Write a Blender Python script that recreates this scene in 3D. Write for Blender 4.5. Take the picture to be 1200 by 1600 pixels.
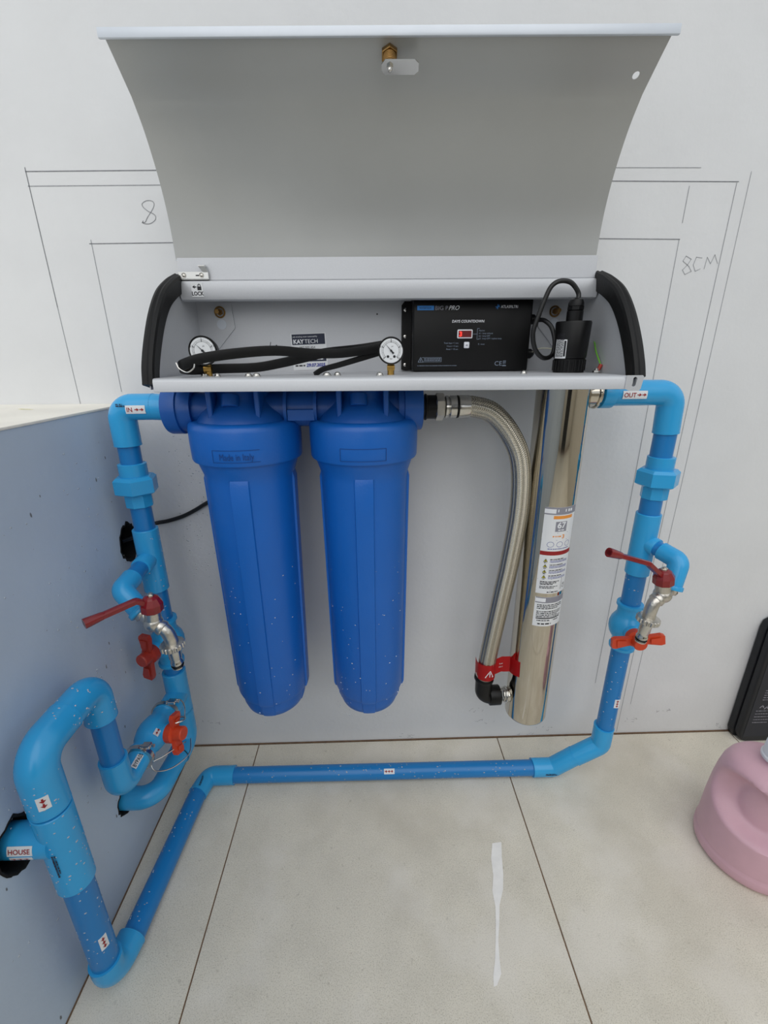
import bpy, bmesh, math, random
from mathutils import Vector as V, Matrix
from mathutils.noise import noise as pnoise
S = bpy.context.scene
for o in list(bpy.data.objects): bpy.data.objects.remove(o)
COL = S.collection
random.seed(7)

# ------------------------------------------------------------------ camera
cd = bpy.data.cameras.new('camera'); cam = bpy.data.objects.new('camera', cd); COL.objects.link(cam)
cd.sensor_fit = 'VERTICAL'; cd.sensor_height = 36; cd.lens = 36*687/1600; cd.clip_start = .01
cam.matrix_world = Matrix(((0.999565, 0.015561, -0.025050, 0.000000), (-0.028806, 0.333348, -0.942364, -0.869060), (-0.006314, 0.942675, 0.333652, 0.928053), (0, 0, 0, 1)))
S.camera = cam
# ------------------------------------------------------------------ world: even overcast sky
w = bpy.data.worlds.new('overcast'); S.world = w; w.use_nodes = True
bg = w.node_tree.nodes['Background']
tc = w.node_tree.nodes.new('ShaderNodeTexCoord'); sx = w.node_tree.nodes.new('ShaderNodeSeparateXYZ')
rp = w.node_tree.nodes.new('ShaderNodeValToRGB')
w.node_tree.links.new(tc.outputs['Generated'], sx.inputs[0]); w.node_tree.links.new(sx.outputs['Z'], rp.inputs[0])
w.node_tree.links.new(rp.outputs[0], bg.inputs[0])
rp.color_ramp.elements[0].position = 0.0; rp.color_ramp.elements[0].color = (.92, .96, 1.0, 1)
rp.color_ramp.elements[1].position = .9; rp.color_ramp.elements[1].color = (.86, .92, .98, 1)
bg.inputs[1].default_value = .72
sd = bpy.data.lights.new('soft_sun', 'SUN'); sun = bpy.data.objects.new('soft_sun', sd); COL.objects.link(sun)
sd.energy = 1.0; sd.angle = math.radians(70); sd.color = (1, .97, .93)
sun.rotation_euler = V((.04, .82, -.72)).to_track_quat('-Z', 'Y').to_euler()
# ------------------------------------------------------------------ exposure
S.view_settings.view_transform = 'Standard'; S.view_settings.look = 'None'
S.view_settings.gamma = 1; S.view_settings.use_curve_mapping = False
S.view_settings.exposure = 0.17

# ------------------------------------------------------------------ materials
def srgb(r, g, b):
    f = lambda c: (c/255/12.92 if c/255 <= .04045 else ((c/255+.055)/1.055)**2.4)
    return (f(r), f(g), f(b), 1)
def mat(name, col, rough=.5, metal=0, var=.06, scale=40, bump=0, bscale=200, coat=0, emit=None, trans=0, spec=.5, extra=None, aniso=0):
    m = bpy.data.materials.new(name); m.use_nodes = True; nt = m.node_tree; p = nt.nodes['Principled BSDF']
    c = srgb(*col)
    tc = nt.nodes.new('ShaderNodeTexCoord')
    nz = nt.nodes.new('ShaderNodeTexNoise'); nz.inputs['Scale'].default_value = scale; nz.inputs['Detail'].default_value = 6
    nt.links.new(tc.outputs['Object'], nz.inputs['Vector'])
    r = nt.nodes.new('ShaderNodeValToRGB')
    r.color_ramp.elements[0].position = .3; r.color_ramp.elements[1].position = .7
    r.color_ramp.elements[0].color = tuple(x*(1-var) for x in c[:3])+(1,)
    r.color_ramp.elements[1].color = tuple(min(1, x*(1+var)) for x in c[:3])+(1,)
    nt.links.new(nz.outputs['Fac'], r.inputs[0]); nt.links.new(r.outputs[0], p.inputs['Base Color'])
    p.inputs['Roughness'].default_value = rough; p.inputs['Metallic'].default_value = metal
    p.inputs['Coat Weight'].default_value = coat; p.inputs['Specular IOR Level'].default_value = spec
    p.inputs['Transmission Weight'].default_value = trans
    if emit: p.inputs['Emission Color'].default_value = srgb(*emit[0]); p.inputs['Emission Strength'].default_value = emit[1]
    if bump:
        n2 = nt.nodes.new('ShaderNodeTexNoise'); n2.inputs['Scale'].default_value = bscale; n2.inputs['Detail'].default_value = 4
        nt.links.new(tc.outputs['Object'], n2.inputs['Vector'])
        b = nt.nodes.new('ShaderNodeBump'); b.inputs['Strength'].default_value = bump; b.inputs['Distance'].default_value = .002
        nt.links.new(n2.outputs['Fac'], b.inputs['Height']); nt.links.new(b.outputs[0], p.inputs['Normal'])
    if extra: extra(nt, p, r, tc)
    return m
def spots(dark, thr, scale, amt=1):
    """small dirt specks over the base colour; amt scales the strength"""
    def fn(nt, p, r, tc):
        n = nt.nodes.new('ShaderNodeTexNoise'); n.inputs['Scale'].default_value = scale; n.inputs['Detail'].default_value = 3
        nt.links.new(tc.outputs['Object'], n.inputs['Vector'])
        q = nt.nodes.new('ShaderNodeValToRGB'); q.color_ramp.elements[0].position = thr; q.color_ramp.elements[1].position = thr+.03
        q.color_ramp.elements[0].color = (0, 0, 0, 1); q.color_ramp.elements[1].color = (amt, amt, amt, 1)
        nt.links.new(n.outputs['Fac'], q.inputs[0])
        mx = nt.nodes.new('ShaderNodeMixRGB'); mx.inputs[2].default_value = srgb(*dark)
        nt.links.new(q.outputs[0], mx.inputs[0]); nt.links.new(r.outputs[0], mx.inputs[1]); nt.links.new(mx.outputs[0], p.inputs['Base Color'])
    return fn
def stone(nt, p, r, tc):
    prev = r.outputs[0]
    for sc, thr, col, amt in ((620, .60, (150, 141, 122), .45), (330, .64, (240, 234, 222), .4), (90, .72, (130, 118, 98), .35), (6, .58, (236, 230, 220), .4), (2.6, .62, (186, 176, 158), .3)):
        n = nt.nodes.new('ShaderNodeTexNoise'); n.inputs['Scale'].default_value = sc; n.inputs['Detail'].default_value = 5
        nt.links.new(tc.outputs['Object'], n.inputs['Vector'])
        q = nt.nodes.new('ShaderNodeValToRGB'); q.color_ramp.elements[0].position = thr-.08; q.color_ramp.elements[1].position = thr+.04
        q.color_ramp.elements[0].color = (0, 0, 0, 1); q.color_ramp.elements[1].color = (amt, amt, amt, 1)
        nt.links.new(n.outputs['Fac'], q.inputs[0])
        mx = nt.nodes.new('ShaderNodeMixRGB'); mx.inputs[2].default_value = srgb(*col)
        nt.links.new(q.outputs[0], mx.inputs[0]); nt.links.new(prev, mx.inputs[1]); prev = mx.outputs[0]
    nt.links.new(prev, p.inputs['Base Color'])
M = {}
M['wall'] = mat('white_wall_paint', (218, 219, 220), .75, var=.025, scale=9, bump=.25, bscale=90, extra=spots((120, 118, 115), .775, 55, .5))
M['wall_left'] = mat('shade_tinted_wall_paint', (190, 203, 218), .5, var=.05, scale=4, bump=.35, bscale=45, extra=spots((85, 85, 88),   .79, 38, .7))  # same white paint as the back wall, blue-grey shade put into the colour
M['cap'] = mat('cream_wall_top', (236, 232, 222), .8, var=.05, scale=12, bump=.3)
M['tile'] = mat('beige_stone_tile', (222, 215, 199), .55, var=.06, scale=14, bump=.12, bscale=300, extra=stone)
M['grout'] = mat('brown_grout', (116, 92, 70), .9, var=.2, scale=60, bump=.4)
M['smear'] = mat('dried_white_paint', (246, 243, 238), .7, var=.05, scale=60)
M['pvc_pipe'] = mat('blue_pvc_pipe', (24, 122, 190), .32, var=.03, scale=10, bump=.05, bscale=60)
M['pvc'] = mat('light_blue_pvc_fitting', (50, 162, 220), .25, var=.03, scale=12, bump=.05, bscale=50)
M['filter'] = mat('deep_blue_plastic', (12, 96, 184), .38, var=.03, scale=12, bump=.12, bscale=260)
M['head'] = mat('dark_blue_plastic', (16, 84, 164), .4, var=.03, scale=12, bump=.1, bscale=260)
M['emboss'] = mat('shadowed_blue_plastic', (9, 60, 128), .45, var=.02)
M['metal'] = mat('grey_painted_steel', (196, 198, 202), .38, metal=.25, var=.02, scale=500, bump=.06, bscale=900)
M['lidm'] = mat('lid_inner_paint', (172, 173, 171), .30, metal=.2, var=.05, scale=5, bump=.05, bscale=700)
M['rim'] = mat('pale_painted_steel', (208, 214, 222), .3, metal=.2, var=.02)
M['rubber'] = mat('black_rubber', (11, 11, 12), .5, spec=.3, var=.2, scale=60, bump=.1)
M['black'] = mat('black_plastic', (8, 8, 9), .4, var=.1, scale=60, spec=.3)
M['cable'] = mat('black_cable_sheath', (18, 18, 19), .4, var=.1)
M['steel'] = mat('polished_steel', (200, 193, 180), .07, metal=1, var=.03, scale=6, extra=spots((70, 66, 60), .76, 70, .7))
M['chrome'] = mat('chrome', (205, 203, 198), .18, metal=1, var=.04)
M['nickel'] = mat('cast_nickel', (206, 202, 194), .3, metal=1, var=.08, scale=80, bump=.3, bscale=250)
M['braid'] = mat('braided_wire', (196, 190, 176), .28, metal=1, var=.12, scale=400)
M['whitemetal'] = mat('bright_bent_steel', (225, 225, 222), .35, metal=.5, var=.02)
M['brass'] = mat('brass', (178, 142, 76), .3, metal=1, var=.15, scale=90)
M['zinc'] = mat('yellow_zinc', (150, 118, 72), .35, metal=1, var=.3, scale=60)
M['red'] = mat('dark_red_enamel', (128, 18, 24), .25, var=.08, scale=60, coat=.3)
M['orange'] = mat('orange_red_plastic', (206, 66, 30), .42, var=.04, scale=40)
M['orange_dark'] = mat('brick_red_plastic', (164, 52, 38), .42, var=.04, scale=40)
M['paper'] = mat('white_sticker', (226, 228, 230), .5, var=.01)
M['grey_print'] = mat('grey_print', (140, 140, 150), .5, var=.01)
M['ink'] = mat('black_ink', (25, 25, 32), .6, var=.01)
M['redink'] = mat('red_ink', (150, 25, 28), .6, var=.01)
M['blueink'] = mat('blue_ink', (38, 52, 150), .6, var=.01)
M['navy'] = mat('navy_print', (22, 32, 58), .5, var=.01)
M['white'] = mat('white_print', (232, 234, 238), .5, var=.01)
M['greyw'] = mat('pale_grey_print', (120, 132, 150), .5, var=.01)
M['cyan'] = mat('cyan_print', (44, 128, 204), .45, var=.01)
M['orangeprint'] = mat('orange_print', (232, 150, 60), .5, var=.01)
M['yellow'] = mat('yellow_print', (222, 214, 60), .5, var=.01)
M['redtag'] = mat('red_tag', (212, 28, 34), .4, var=.03)
M['digit'] = mat('lit_red_digit', (255, 60, 50), .4, emit=((255, 40, 30), 2.2))
M['digit_off'] = mat('dim_red_digit', (90, 8, 12), .4, emit=((120, 0, 4), .12))
M['pink'] = mat('pink_plastic', (212, 170, 182), .42, var=.03, scale=30, bump=.12, bscale=240)
M['capw'] = mat('white_plastic', (222, 224, 230), .35, var=.01)
M['case'] = mat('navy_black_case', (14, 18, 25), .5, var=.12, scale=60, bump=.2, bscale=300)
M['caseblue'] = mat('blue_picture', (18, 54, 98), .4, var=.25, scale=50)
M['pencil'] = mat('pencil_mark', (150, 152, 156), .8, var=.15, scale=300)
M['pencil_dark'] = mat('pencil_mark_dark', (122, 124, 128), .8, var=.2, scale=200)
M['hole'] = mat('black_foam', (10, 10, 10), .95, var=.4, scale=60, bump=1, bscale=120)
M['water'] = mat('water_drop', (245, 250, 255), .04, var=0, trans=.55, spec=1.0)
M['wirewhite'] = mat('clear_wire', (190, 188, 170), .3, var=.02)
M['green'] = mat('green_wire', (110, 180, 60), .4, var=.1, scale=100)
M['darkglass'] = mat('added_panel_glass', (28, 30, 32), .15)  # for the added panel that the steel tube mirrors
M['casenavy'] = mat('case_panel_print', (12, 18, 34), .4, var=.1, scale=30)
M['added_wall'] = mat('added_wall_paint', (205, 198, 184), .8, var=.05, scale=2)  # for the unseen walls added to bounce light

# ------------------------------------------------------------------ object helpers
def empty(name, loc, label, cat, group=None):
    o = bpy.data.objects.new(name, None); COL.objects.link(o); o.location = loc; o.empty_display_size = .02
    o['label'] = label; o['category'] = cat
    if group: o['group'] = group
    return o
CABLOC = V((.03, 0, .886))
def rootloc(p):
    while p.parent: p = p.parent
    return V(p.location)
def build(name, bm, m, parent=None, smooth=35, label=None, kind=None, loc=None, recalc=True):
    if recalc: bmesh.ops.recalc_face_normals(bm, faces=bm.faces)
    me = bpy.data.meshes.new(name); 
    off = rootloc(parent) if parent else V(loc or (0, 0, 0))
    if off == CABLOC:                     # the cabinet hangs a little out of square: its right side stands further forward
        for v in bm.verts: v.co.y -= .0265*(v.co.x-.028)*min(1, abs(v.co.y)/.06)
    bm.transform(Matrix.Translation(-off)); bm.to_mesh(me); bm.free()
    if smooth:
        me.polygons.foreach_set('use_smooth', [True]*len(me.polygons))
        me.set_sharp_from_angle(angle=math.radians(smooth))
    me.materials.append(m)
    o = bpy.data.objects.new(name, me); COL.objects.link(o)
    if parent: o.parent = parent
    else: o.location = off
    if label: o['label'] = label
    if kind: o['kind'] = kind
    return o
def tag(o, label, cat, group=None):
    o['label'] = label; o['category'] = cat
    if group: o['group'] = group
    return o
def cut(o, bms):
    """real holes: boolean difference, applied"""
    for bm in bms:
        bmesh.ops.recalc_face_normals(bm, faces=bm.faces)
        me = bpy.data.meshes.new('c'); off = rootloc(o) if o.parent else V(o.location)
        bm.transform(Matrix.Translation(-off)); bm.to_mesh(me); bm.free()
        c = bpy.data.objects.new('c', me); COL.objects.link(c)
        if o.parent: c.parent = o.parent
        else: c.location = o.location
        md = o.modifiers.new('b', 'BOOLEAN'); md.object = c; md.operation = 'DIFFERENCE'; md.solver = 'EXACT'
        dg = bpy.context.evaluated_depsgraph_get(); dg.update()
        nm = bpy.data.meshes.new_from_object(o.evaluated_get(dg)); nm.name = o.name
        o.modifiers.clear(); o.data = nm
        bpy.data.objects.remove(c)
    return o
def B(): return bmesh.new()
def frame(d, ref=None):
    d = V(d).normalized(); r = V(ref) if ref is not None else (V((0, 0, 1)) if abs(d.z) < .9 else V((0, 1, 0)))
    u = (r - d*r.dot(d)).normalized(); v = d.cross(u)
    return d, u, v
def rings(bm, rows, closed=False, cap=True):
    """rows: list of lists of points, bridged"""
    vs = [[bm.verts.new(p) for p in r] for r in rows]
    n = len(vs[0]); m = len(vs)
    for i in range(m if closed else m-1):
        a, b = vs[i], vs[(i+1) % m]
        for k in range(n): bm.faces.new((a[k], a[(k+1) % n], b[(k+1) % n], b[k]))
    if cap and not closed:
        bm.faces.new(vs[0][::-1]); bm.faces.new(vs[-1])
def lathe(bm, p0, d, prof, n=32, ref=None, rf=None, phase=0):
    """prof: (distance along d, radius)"""
    d, u, v = frame(d, ref); p0 = V(p0); rows = []
    for t, r in prof:
        row = []
        for k in range(n):
            a = 2*math.pi*k/n+phase; rr = r if rf is None else rf(t, r, a)
            row.append(p0+d*t+(u*math.cos(a)+v*math.sin(a))*rr)
        rows.append(row)
    rings(bm, rows)
def cyl(bm, a, b, r, r2=None, n=24, bev=0, phase=0, ref=None):
    a, b = V(a), V(b); L = (b-a).length; r2 = r if r2 is None else r2
    if bev: prof = [(0, r-bev), (bev*.3, r-bev*.3), (bev, r), (L-bev, r2), (L-bev*.3, r2-bev*.3), (L, r2-bev)]
    else: prof = [(0, r), (L, r2)]
    lathe(bm, a, b-a, prof, n, phase=phase, ref=ref)
def hexa(bm, a, b, r, n=6, phase=0, ref=None):
    a, b = V(a), V(b); L = (b-a).length
    lathe(bm, a, b-a, [(0, r*.9), (L*.12, r), (L*.88, r), (L, r*.9)], n, phase=phase, ref=ref)
def box(bm, lo, hi, bev=0, seg=2):
    lo, hi = V(lo), V(hi)
    g = bmesh.ops.create_cube(bm, size=1, matrix=Matrix.Translation((lo+hi)/2) @ Matrix.Diagonal((*(hi-lo), 1)))
    if bev:
        es = list({e for v in g['verts'] for e in v.link_edges})
        bmesh.ops.bevel(bm, geom=es, offset=bev, segments=seg, affect='EDGES', profile=.5)
def obox(bm, c, ax, ay, az, sx, sy, sz, bev=0):
    m = Matrix((ax, ay, az)).transposed().to_4x4(); m.translation = V(c)
    g = bmesh.ops.create_cube(bm, size=1, matrix=m @ Matrix.Diagonal((sx, sy, sz, 1)))
    if bev: bmesh.ops.bevel(bm, geom=list({e for v in g['verts'] for e in v.link_edges}), offset=bev, segments=2, affect='EDGES', profile=.5)
def ball(bm, c, r, sc=(1, 1, 1), sub=3):
    bmesh.ops.create_icosphere(bm, subdivisions=sub, radius=r, matrix=Matrix.Translation(c) @ Matrix.Diagonal((*sc, 1)))
def prism(bm, pts, vec):
    """pts polygon, extruded by vec"""
    a = [bm.verts.new(p) for p in pts]; b = [bm.verts.new(V(p)+V(vec)) for p in pts]
    n = len(a); bm.faces.new(a[::-1]); bm.faces.new(b)
    for k in range(n): bm.faces.new((a[k], a[(k+1) % n], b[(k+1) % n], b[k]))
def spline(pts, n=8):
    pts = [V(p) for p in pts]; P = [pts[0]*2-pts[1]]+pts+[pts[-1]*2-pts[-2]]; out = []
    for i in range(1, len(P)-2):
        for k in range(n):
            t = k/n; a, b, c, d = P[i-1], P[i], P[i+1], P[i+2]
            out.append(.5*((2*b)+(c-a)*t+(2*a-5*b+4*c-d)*t*t+(3*b-a-3*c+d)*t*t*t))
    out.append(pts[-1]); return out
def fillet(pts, R, n=10):
    pts = [V(p) for p in pts]; out = [pts[0]]
    for i in range(1, len(pts)-1):
        p = pts[i]; a = (pts[i-1]-p); b = (pts[i+1]-p); la, lb = a.length, b.length; a.normalize(); b.normalize()
        ang = a.angle(b); t = min(R/math.tan(ang/2), la*.98, lb*.98); rr = t*math.tan(ang/2)
        c = p+(a+b).normalized()*(rr/math.sin(ang/2)); s = p+a*t-c; e = p+b*t-c; tot = s.angle(e); ax = s.cross(e).normalized()
        for k in range(n+1): out.append(c+Matrix.Rotation(tot*k/n, 3, ax) @ s)
    out.append(pts[-1]); return out
def sweep(bm, pts, r, n=20, prof=None, ref=None, cap=True):
    """r: number or function(t 0..1); prof: list of (u,v) instead of a circle"""
    pts = [V(p) for p in pts]; T = []
    for i in range(len(pts)):
        a = pts[max(i-1, 0)]; b = pts[min(i+1, len(pts)-1)]; T.append((b-a).normalized())
    d, u, v = frame(T[0], ref); rows = []; L = len(pts)-1
    for i, p in enumerate(pts):
        if i:
            q = T[i-1].rotation_difference(T[i]); u = q @ u
            u = (u-T[i]*u.dot(T[i])).normalized()
        v = T[i].cross(u); rr = r(i/L) if callable(r) else r
        if prof: rows.append([p+u*a*rr+v*b*rr for a, b in prof])
        else: rows.append([p+(u*math.cos(2*math.pi*k/n)+v*math.sin(2*math.pi*k/n))*rr for k in range(n)])
    rings(bm, rows, cap=cap)
def torus(bm, c, d, R, r, n=28, m=10):
    d, u, v = frame(d); c = V(c); rows = []
    for i in range(n):
        a = 2*math.pi*i/n; e = u*math.cos(a)+v*math.sin(a)
        rows.append([c+e*(R+r*math.cos(2*math.pi*k/m))+d*r*math.sin(2*math.pi*k/m) for k in range(m)])
    rings(bm, rows, closed=True)

# ---- flat print: surfaces that stickers and letters lie on.  fn(x, y, h) -> world
def plane(o, xd, yd):
    o, xd, yd = V(o), V(xd).normalized(), V(yd).normalized(); nn = xd.cross(yd)
    return lambda x, y, h=0: o+xd*x+yd*y+nn*h
def roll(o, axis, out, R, flip=1):
    """on a cylinder: y runs along the axis, x round it; out = direction of x=0"""
    o, axis, out = V(o), V(axis).normalized(), V(out); out = (out-axis*out.dot(axis)).normalized(); t = axis.cross(out)
    return lambda x, y, h=0: o+axis*y+(out*math.cos(x/R)+t*math.sin(x/R))*(R+h)
def turned(fn, ang, ox=0, oy=0):
    c, s = math.cos(ang), math.sin(ang)
    return lambda x, y, h=0: fn(ox+x*c-y*s, oy+x*s+y*c, h)
def patch(bm, fn, x0, y0, x1, y1, h=.0004, nx=1, ny=1):
    g = [[bm.verts.new(fn(x0+(x1-x0)*i/nx, y0+(y1-y0)*j/ny, h)) for i in range(nx+1)] for j in range(ny+1)]
    for j in range(ny):
        for i in range(nx): bm.faces.new((g[j][i], g[j][i+1], g[j+1][i+1], g[j+1][i]))
def sheet(name, fn, x0, y0, x1, y1, m, parent, h=.0004, nx=1, ny=1, label=None):
    bm = B(); top = [[fn(x0+(x1-x0)*i/nx, y0+(y1-y0)*j/ny, h) for i in range(nx+1)] for j in range(ny+1)]
    bot = [[fn(x0+(x1-x0)*i/nx, y0+(y1-y0)*j/ny, 0) for i in range(nx+1)] for j in range(ny+1)]
    a = [[bm.verts.new(p) for p in r] for r in top]; b = [[bm.verts.new(p) for p in r] for r in bot]
    for j in range(ny):
        for i in range(nx):
            bm.faces.new((a[j][i], a[j][i+1], a[j+1][i+1], a[j+1][i])); bm.faces.new((b[j][i], b[j+1][i], b[j+1][i+1], b[j][i+1]))
    rim = lambda g: [g[0][i] for i in range(nx)]+[g[j][nx] for j in range(ny)]+[g[ny][i] for i in range(nx, 0, -1)]+[g[j][0] for j in range(ny, 0, -1)]
    ra, rb = rim(a), rim(b)
    for k in range(len(ra)): bm.faces.new((ra[k], rb[k], rb[(k+1) % len(ra)], ra[(k+1) % len(ra)]))
    return build(name, bm, m, parent, smooth=30, label=label)
def letters(bm, fn, s, size, x=0, y=0, h=.0008, bold=0, shear=0, ax='LEFT', sx=1):
    cu = bpy.data.curves.new('t', 'FONT'); cu.body = s; cu.size = size; cu.align_x = ax; cu.shear = shear; cu.offset = bold; cu.resolution_u = 3
    to = bpy.data.objects.new('t', cu); COL.objects.link(to)
    dg = bpy.context.evaluated_depsgraph_get(); dg.update()
    me = to.evaluated_get(dg).to_mesh()
    vs = [bm.verts.new(fn(x+v.co.x*sx, y+v.co.y, h)) for v in me.vertices]
    for p in me.polygons:
        try: bm.faces.new([vs[i] for i in p.vertices])
        except ValueError: pass
    to.to_mesh_clear(); bpy.data.objects.remove(to); bpy.data.curves.remove(cu)
def text(name, fn, s, size, m, parent, **k):
    bm = B()
    for row in (s if isinstance(s, list) else [(s, k.pop('x', 0), k.pop('y', 0))]): letters(bm, fn, row[0], size, row[1], row[2], **k)
    return build(name, bm, m, parent, smooth=0, recalc=False)
def bars(bm, fn, x0, x1, y, hgt, h=.0008, seed=0, dens=.8):
    """a line of print too small to read"""
    rnd = random.Random(seed); x = x0
    while x < x1:
        wd = min(hgt*rnd.uniform(.5, 3.2), x1-x)
        patch(bm, fn, x, y, x+wd, y+hgt, h); x += wd+hgt*rnd.uniform(.25, .6)/dens
def stroke(bm, fn, pts, wd, h=.0006, closed=False):
    pts = [V((p[0], p[1], 0)) for p in pts]
    if closed: pts.append(pts[0])
    for a, b in zip(pts, pts[1:]):
        d = (b-a); 
        if d.length < 1e-7: continue
        d.normalize(); n = V((-d.y, d.x, 0))*wd/2; e = d*wd*.3
        bm.faces.new([bm.verts.new(fn(q.x, q.y, h)) for q in (a-n-e, b-n+e, b+n+e, a+n-e)])
def arrow(bm, fn, x, y, L, H, h=.0008):
    """small arrow pointing to +x"""
    patch(bm, fn, x, y-H*.14, x+L*.55, y+H*.14, h)
    bm.faces.new([bm.verts.new(fn(*q, h)) for q in ((x+L*.45, y-H*.5), (x+L, y), (x+L*.45, y+H*.5))])
wallp = plane((0, 0, 0), (1, 0, 0), (0, 0, 1))   # wall_back seen from the front; normal = -y

# ================================================================== SETTING
def struct(name, bm, m, smooth=0, loc=None):
    o = build(name, bm, m, None, smooth=smooth, loc=loc); o['kind'] = 'structure'; return o
bm = B(); box(bm, (-3, 0, -.02), (3, .2, 3.2)); wall_back = struct('wall_back', bm, M['wall'])
bm = B(); box(bm, (-1.1, -3.2, -.02), (-.466, 0, .8430)); wall_left = struct('wall_left', bm, M['wall_left'])
def blob(c, ry, rz, seed, x0=-.5, x1=-.4):
    rnd = random.Random(seed); bm = B(); n = 34
    pts = [(x0, c[0]+ry*math.cos(2*math.pi*k/n)*(1+rnd.uniform(-.09, .09)), c[1]+rz*math.sin(2*math.pi*k/n)*(1+rnd.uniform(-.09, .09))) for k in range(n)]
    prism(bm, pts, (x1-x0, 0, 0)); return bm
HOLES = [((-.084, .598), .03, .036, 1), ((-.463, .338), .0285, .0385, 2), ((-.262, .158), .027, .027, 3)]
cut(wall_left, [blob(c, a, b, s) for c, a, b, s in HOLES])
wall_left.data.polygons.foreach_set('use_smooth', [False]*len(wall_left.data.polygons))
for c, a, b, s in HOLES:
    bm = B(); rnd = random.Random(s); n = 34
    jit = [(1+rnd.uniform(-.09, .09), 1+rnd.uniform(-.09, .09)) for _ in range(n)]
    rows = [[(x, c[0]+a*k*math.cos(2*math.pi*i/n)*jit[i][0], c[1]+b*k*math.sin(2*math.pi*i/n)*jit[i][1]) for i in range(n)] for x, k in ((-.4662, 1.05), (-.4652, 1.06), (-.4648, .99), (-.467, .93), (-.4985, .86))]
    vs = [[bm.verts.new(p) for p in r] for r in rows]
    for i in range(len(vs)-1):
        for k in range(n): bm.faces.new((vs[i][k], vs[i][(k+1) % n], vs[i+1][(k+1) % n], vs[i+1][k]))
    bm.faces.new(vs[-1]); build('pipe_hole_lining', bm, M['hole'], wall_left, smooth=60)
bm = B(); box(bm, (-1.1, -3.2, .8430), (-.4645, -.0002, .8430+.004), .001); build('wall_top', bm, M['cap'], wall_left, smooth=0, label='cream coping on top of the low wall')
bm = B()
for k in range(5): patch(bm, plane((0, 0, .8430+.0045), (1, 0, 0), (0, 1, 0)), -.60+k*.006, -.09-k*.002, -.593+k*.006, -.087-k*.0022, .0003)
build('yellow_mark', bm, M['yellow'], wall_left, smooth=0)
# unseen walls and dark panel, added for bounce light and reflections
bm = B(); box(bm, (2.1, -3.2, -.02), (2.25, 0, 1.1)); struct('added_wall_right', bm, M['added_wall'])
bm = B(); box(bm, (-1.1, -3.4, -.02), (2.25, -3.2, 1.0)); wf_ = struct('added_wall_front', bm, M['added_wall'])
bm = B(); box(bm, (.1, -3.2, 0), (.95, -3.15, 1.9)); struct('added_dark_panel_1', bm, M['darkglass'])  # invented, stands here only to give dark bands in the steel tube
# floor: mortar bed with 60 cm slabs on it
bm = B(); box(bm, (-.466, -3.3, -.06), (2.1, 0, -.0015)); floor = struct('floor', bm, M['grout'])
xs = [-.4655, -.2985, .3105, .9195, 1.5285, 2.0995]; ys = [-.003, -.609, -1.218, -1.827, -2.436, -3.045]
for i in range(5):
    for j in range(5):
        bm = B(); box(bm, (xs[i]+.0012, ys[j+1]+.0012, -.012), (xs[i+1]-.0012, ys[j]-.0012, 0), .0006, 1)
        build('tile', bm, M['tile'], floor, smooth=0)
# brown joint where wall meets floor
bm = B(); box(bm, (-.466, -.0035, -.002), (2.1, -.0002, .0016)); struct('trim_1', bm, M['grout'])
bm = B(); box(bm, (-.4662, -3.2, -.002), (-.4642, -.004, .0016)); struct('trim_2', bm, M['grout'])
# paint smear on the floor slab
fp = plane((0, 0, 0), (1, 0, 0), (0, 1, 0))
bm = B(); rnd = random.Random(4)
L = [(.240, -.262, .011), (.232, -.29, .012), (.226, -.32, .011), (.219, -.345, .009), (.212, -.37, .004), (.205, -.395, .0035), (.197, -.42, .003), (.190, -.445, .004), (.186, -.462, .006), (.180, -.475, .003)]
top = []; bot = []
for (x, y, wd) in L:
    top.append(bm.verts.new((x-wd*(1+rnd.uniform(-.2, .2)), y, .0005))); bot.append(bm.verts.new((x+wd*(1+rnd.uniform(-.2, .2)), y+.002, .0005)))
for a in range(len(L)-1): bm.faces.new((top[a], top[a+1], bot[a+1], bot[a]))
build('paint_smear', bm, M['smear'], floor, smooth=0)
# pencil set-out lines on the wall
def pencil(pts, wd=.0011, dark=False):
    bm = B(); stroke(bm, wallp, [(p[0], p[2]) for p in pts], wd, .0004); build('pencil_line', bm, M['pencil_dark' if dark else 'pencil'], wall_back, smooth=0, recalc=False)
pencil([(-0.5522, 0.0000, 1.2131), (-0.3250, 0.0000, 1.2156)], .0013, True); pencil([(-0.5535, 0.0000, 1.1931), (-0.3222, 0.0000, 1.1955)])
pencil([(-0.5518, -0.0000, 1.2183), (-0.5512, 0.0000, 1.0136)], .0013, True); pencil([(-0.5512, 0.0000, 1.0136), (-0.5501, 0.0000, 0.8411)])
pencil([(-0.4735, 0.0000, 1.1112), (-0.3175, 0.0000, 1.1131)], .0013, True); pencil([(-0.4701, 0.0000, 1.1169), (-0.4691, 0.0000, 0.8686)])
pencil([(0.4049, -0.0000, 1.2215), (0.5566, 0.0000, 1.2220)], .0009); pencil([(0.4026, 0.0000, 1.2028), (0.6263, 0.0000, 1.2025)], .0013, True)
pencil([(0.6235, 0.0000, 1.2007), (0.6231, 0.0000, 0.0054)]); pencil([(0.6444, 0.0000, 1.2169), (0.6466, 0.0000, 0.6670), (0.6439, -0.0000, 0.0944)], .0009)
pencil([(0.3996, 0.0000, 1.1188), (0.5438, 0.0000, 1.1178)], .0013, True); pencil([(0.5427, 0.0000, 1.1178), (0.5441, 0.0000, 0.7469), (0.5429, 0.0000, 0.1633)]); pencil([(0.5430, 0.0000, 1.1959), (0.5428, 0.0000, 1.1428)])
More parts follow.
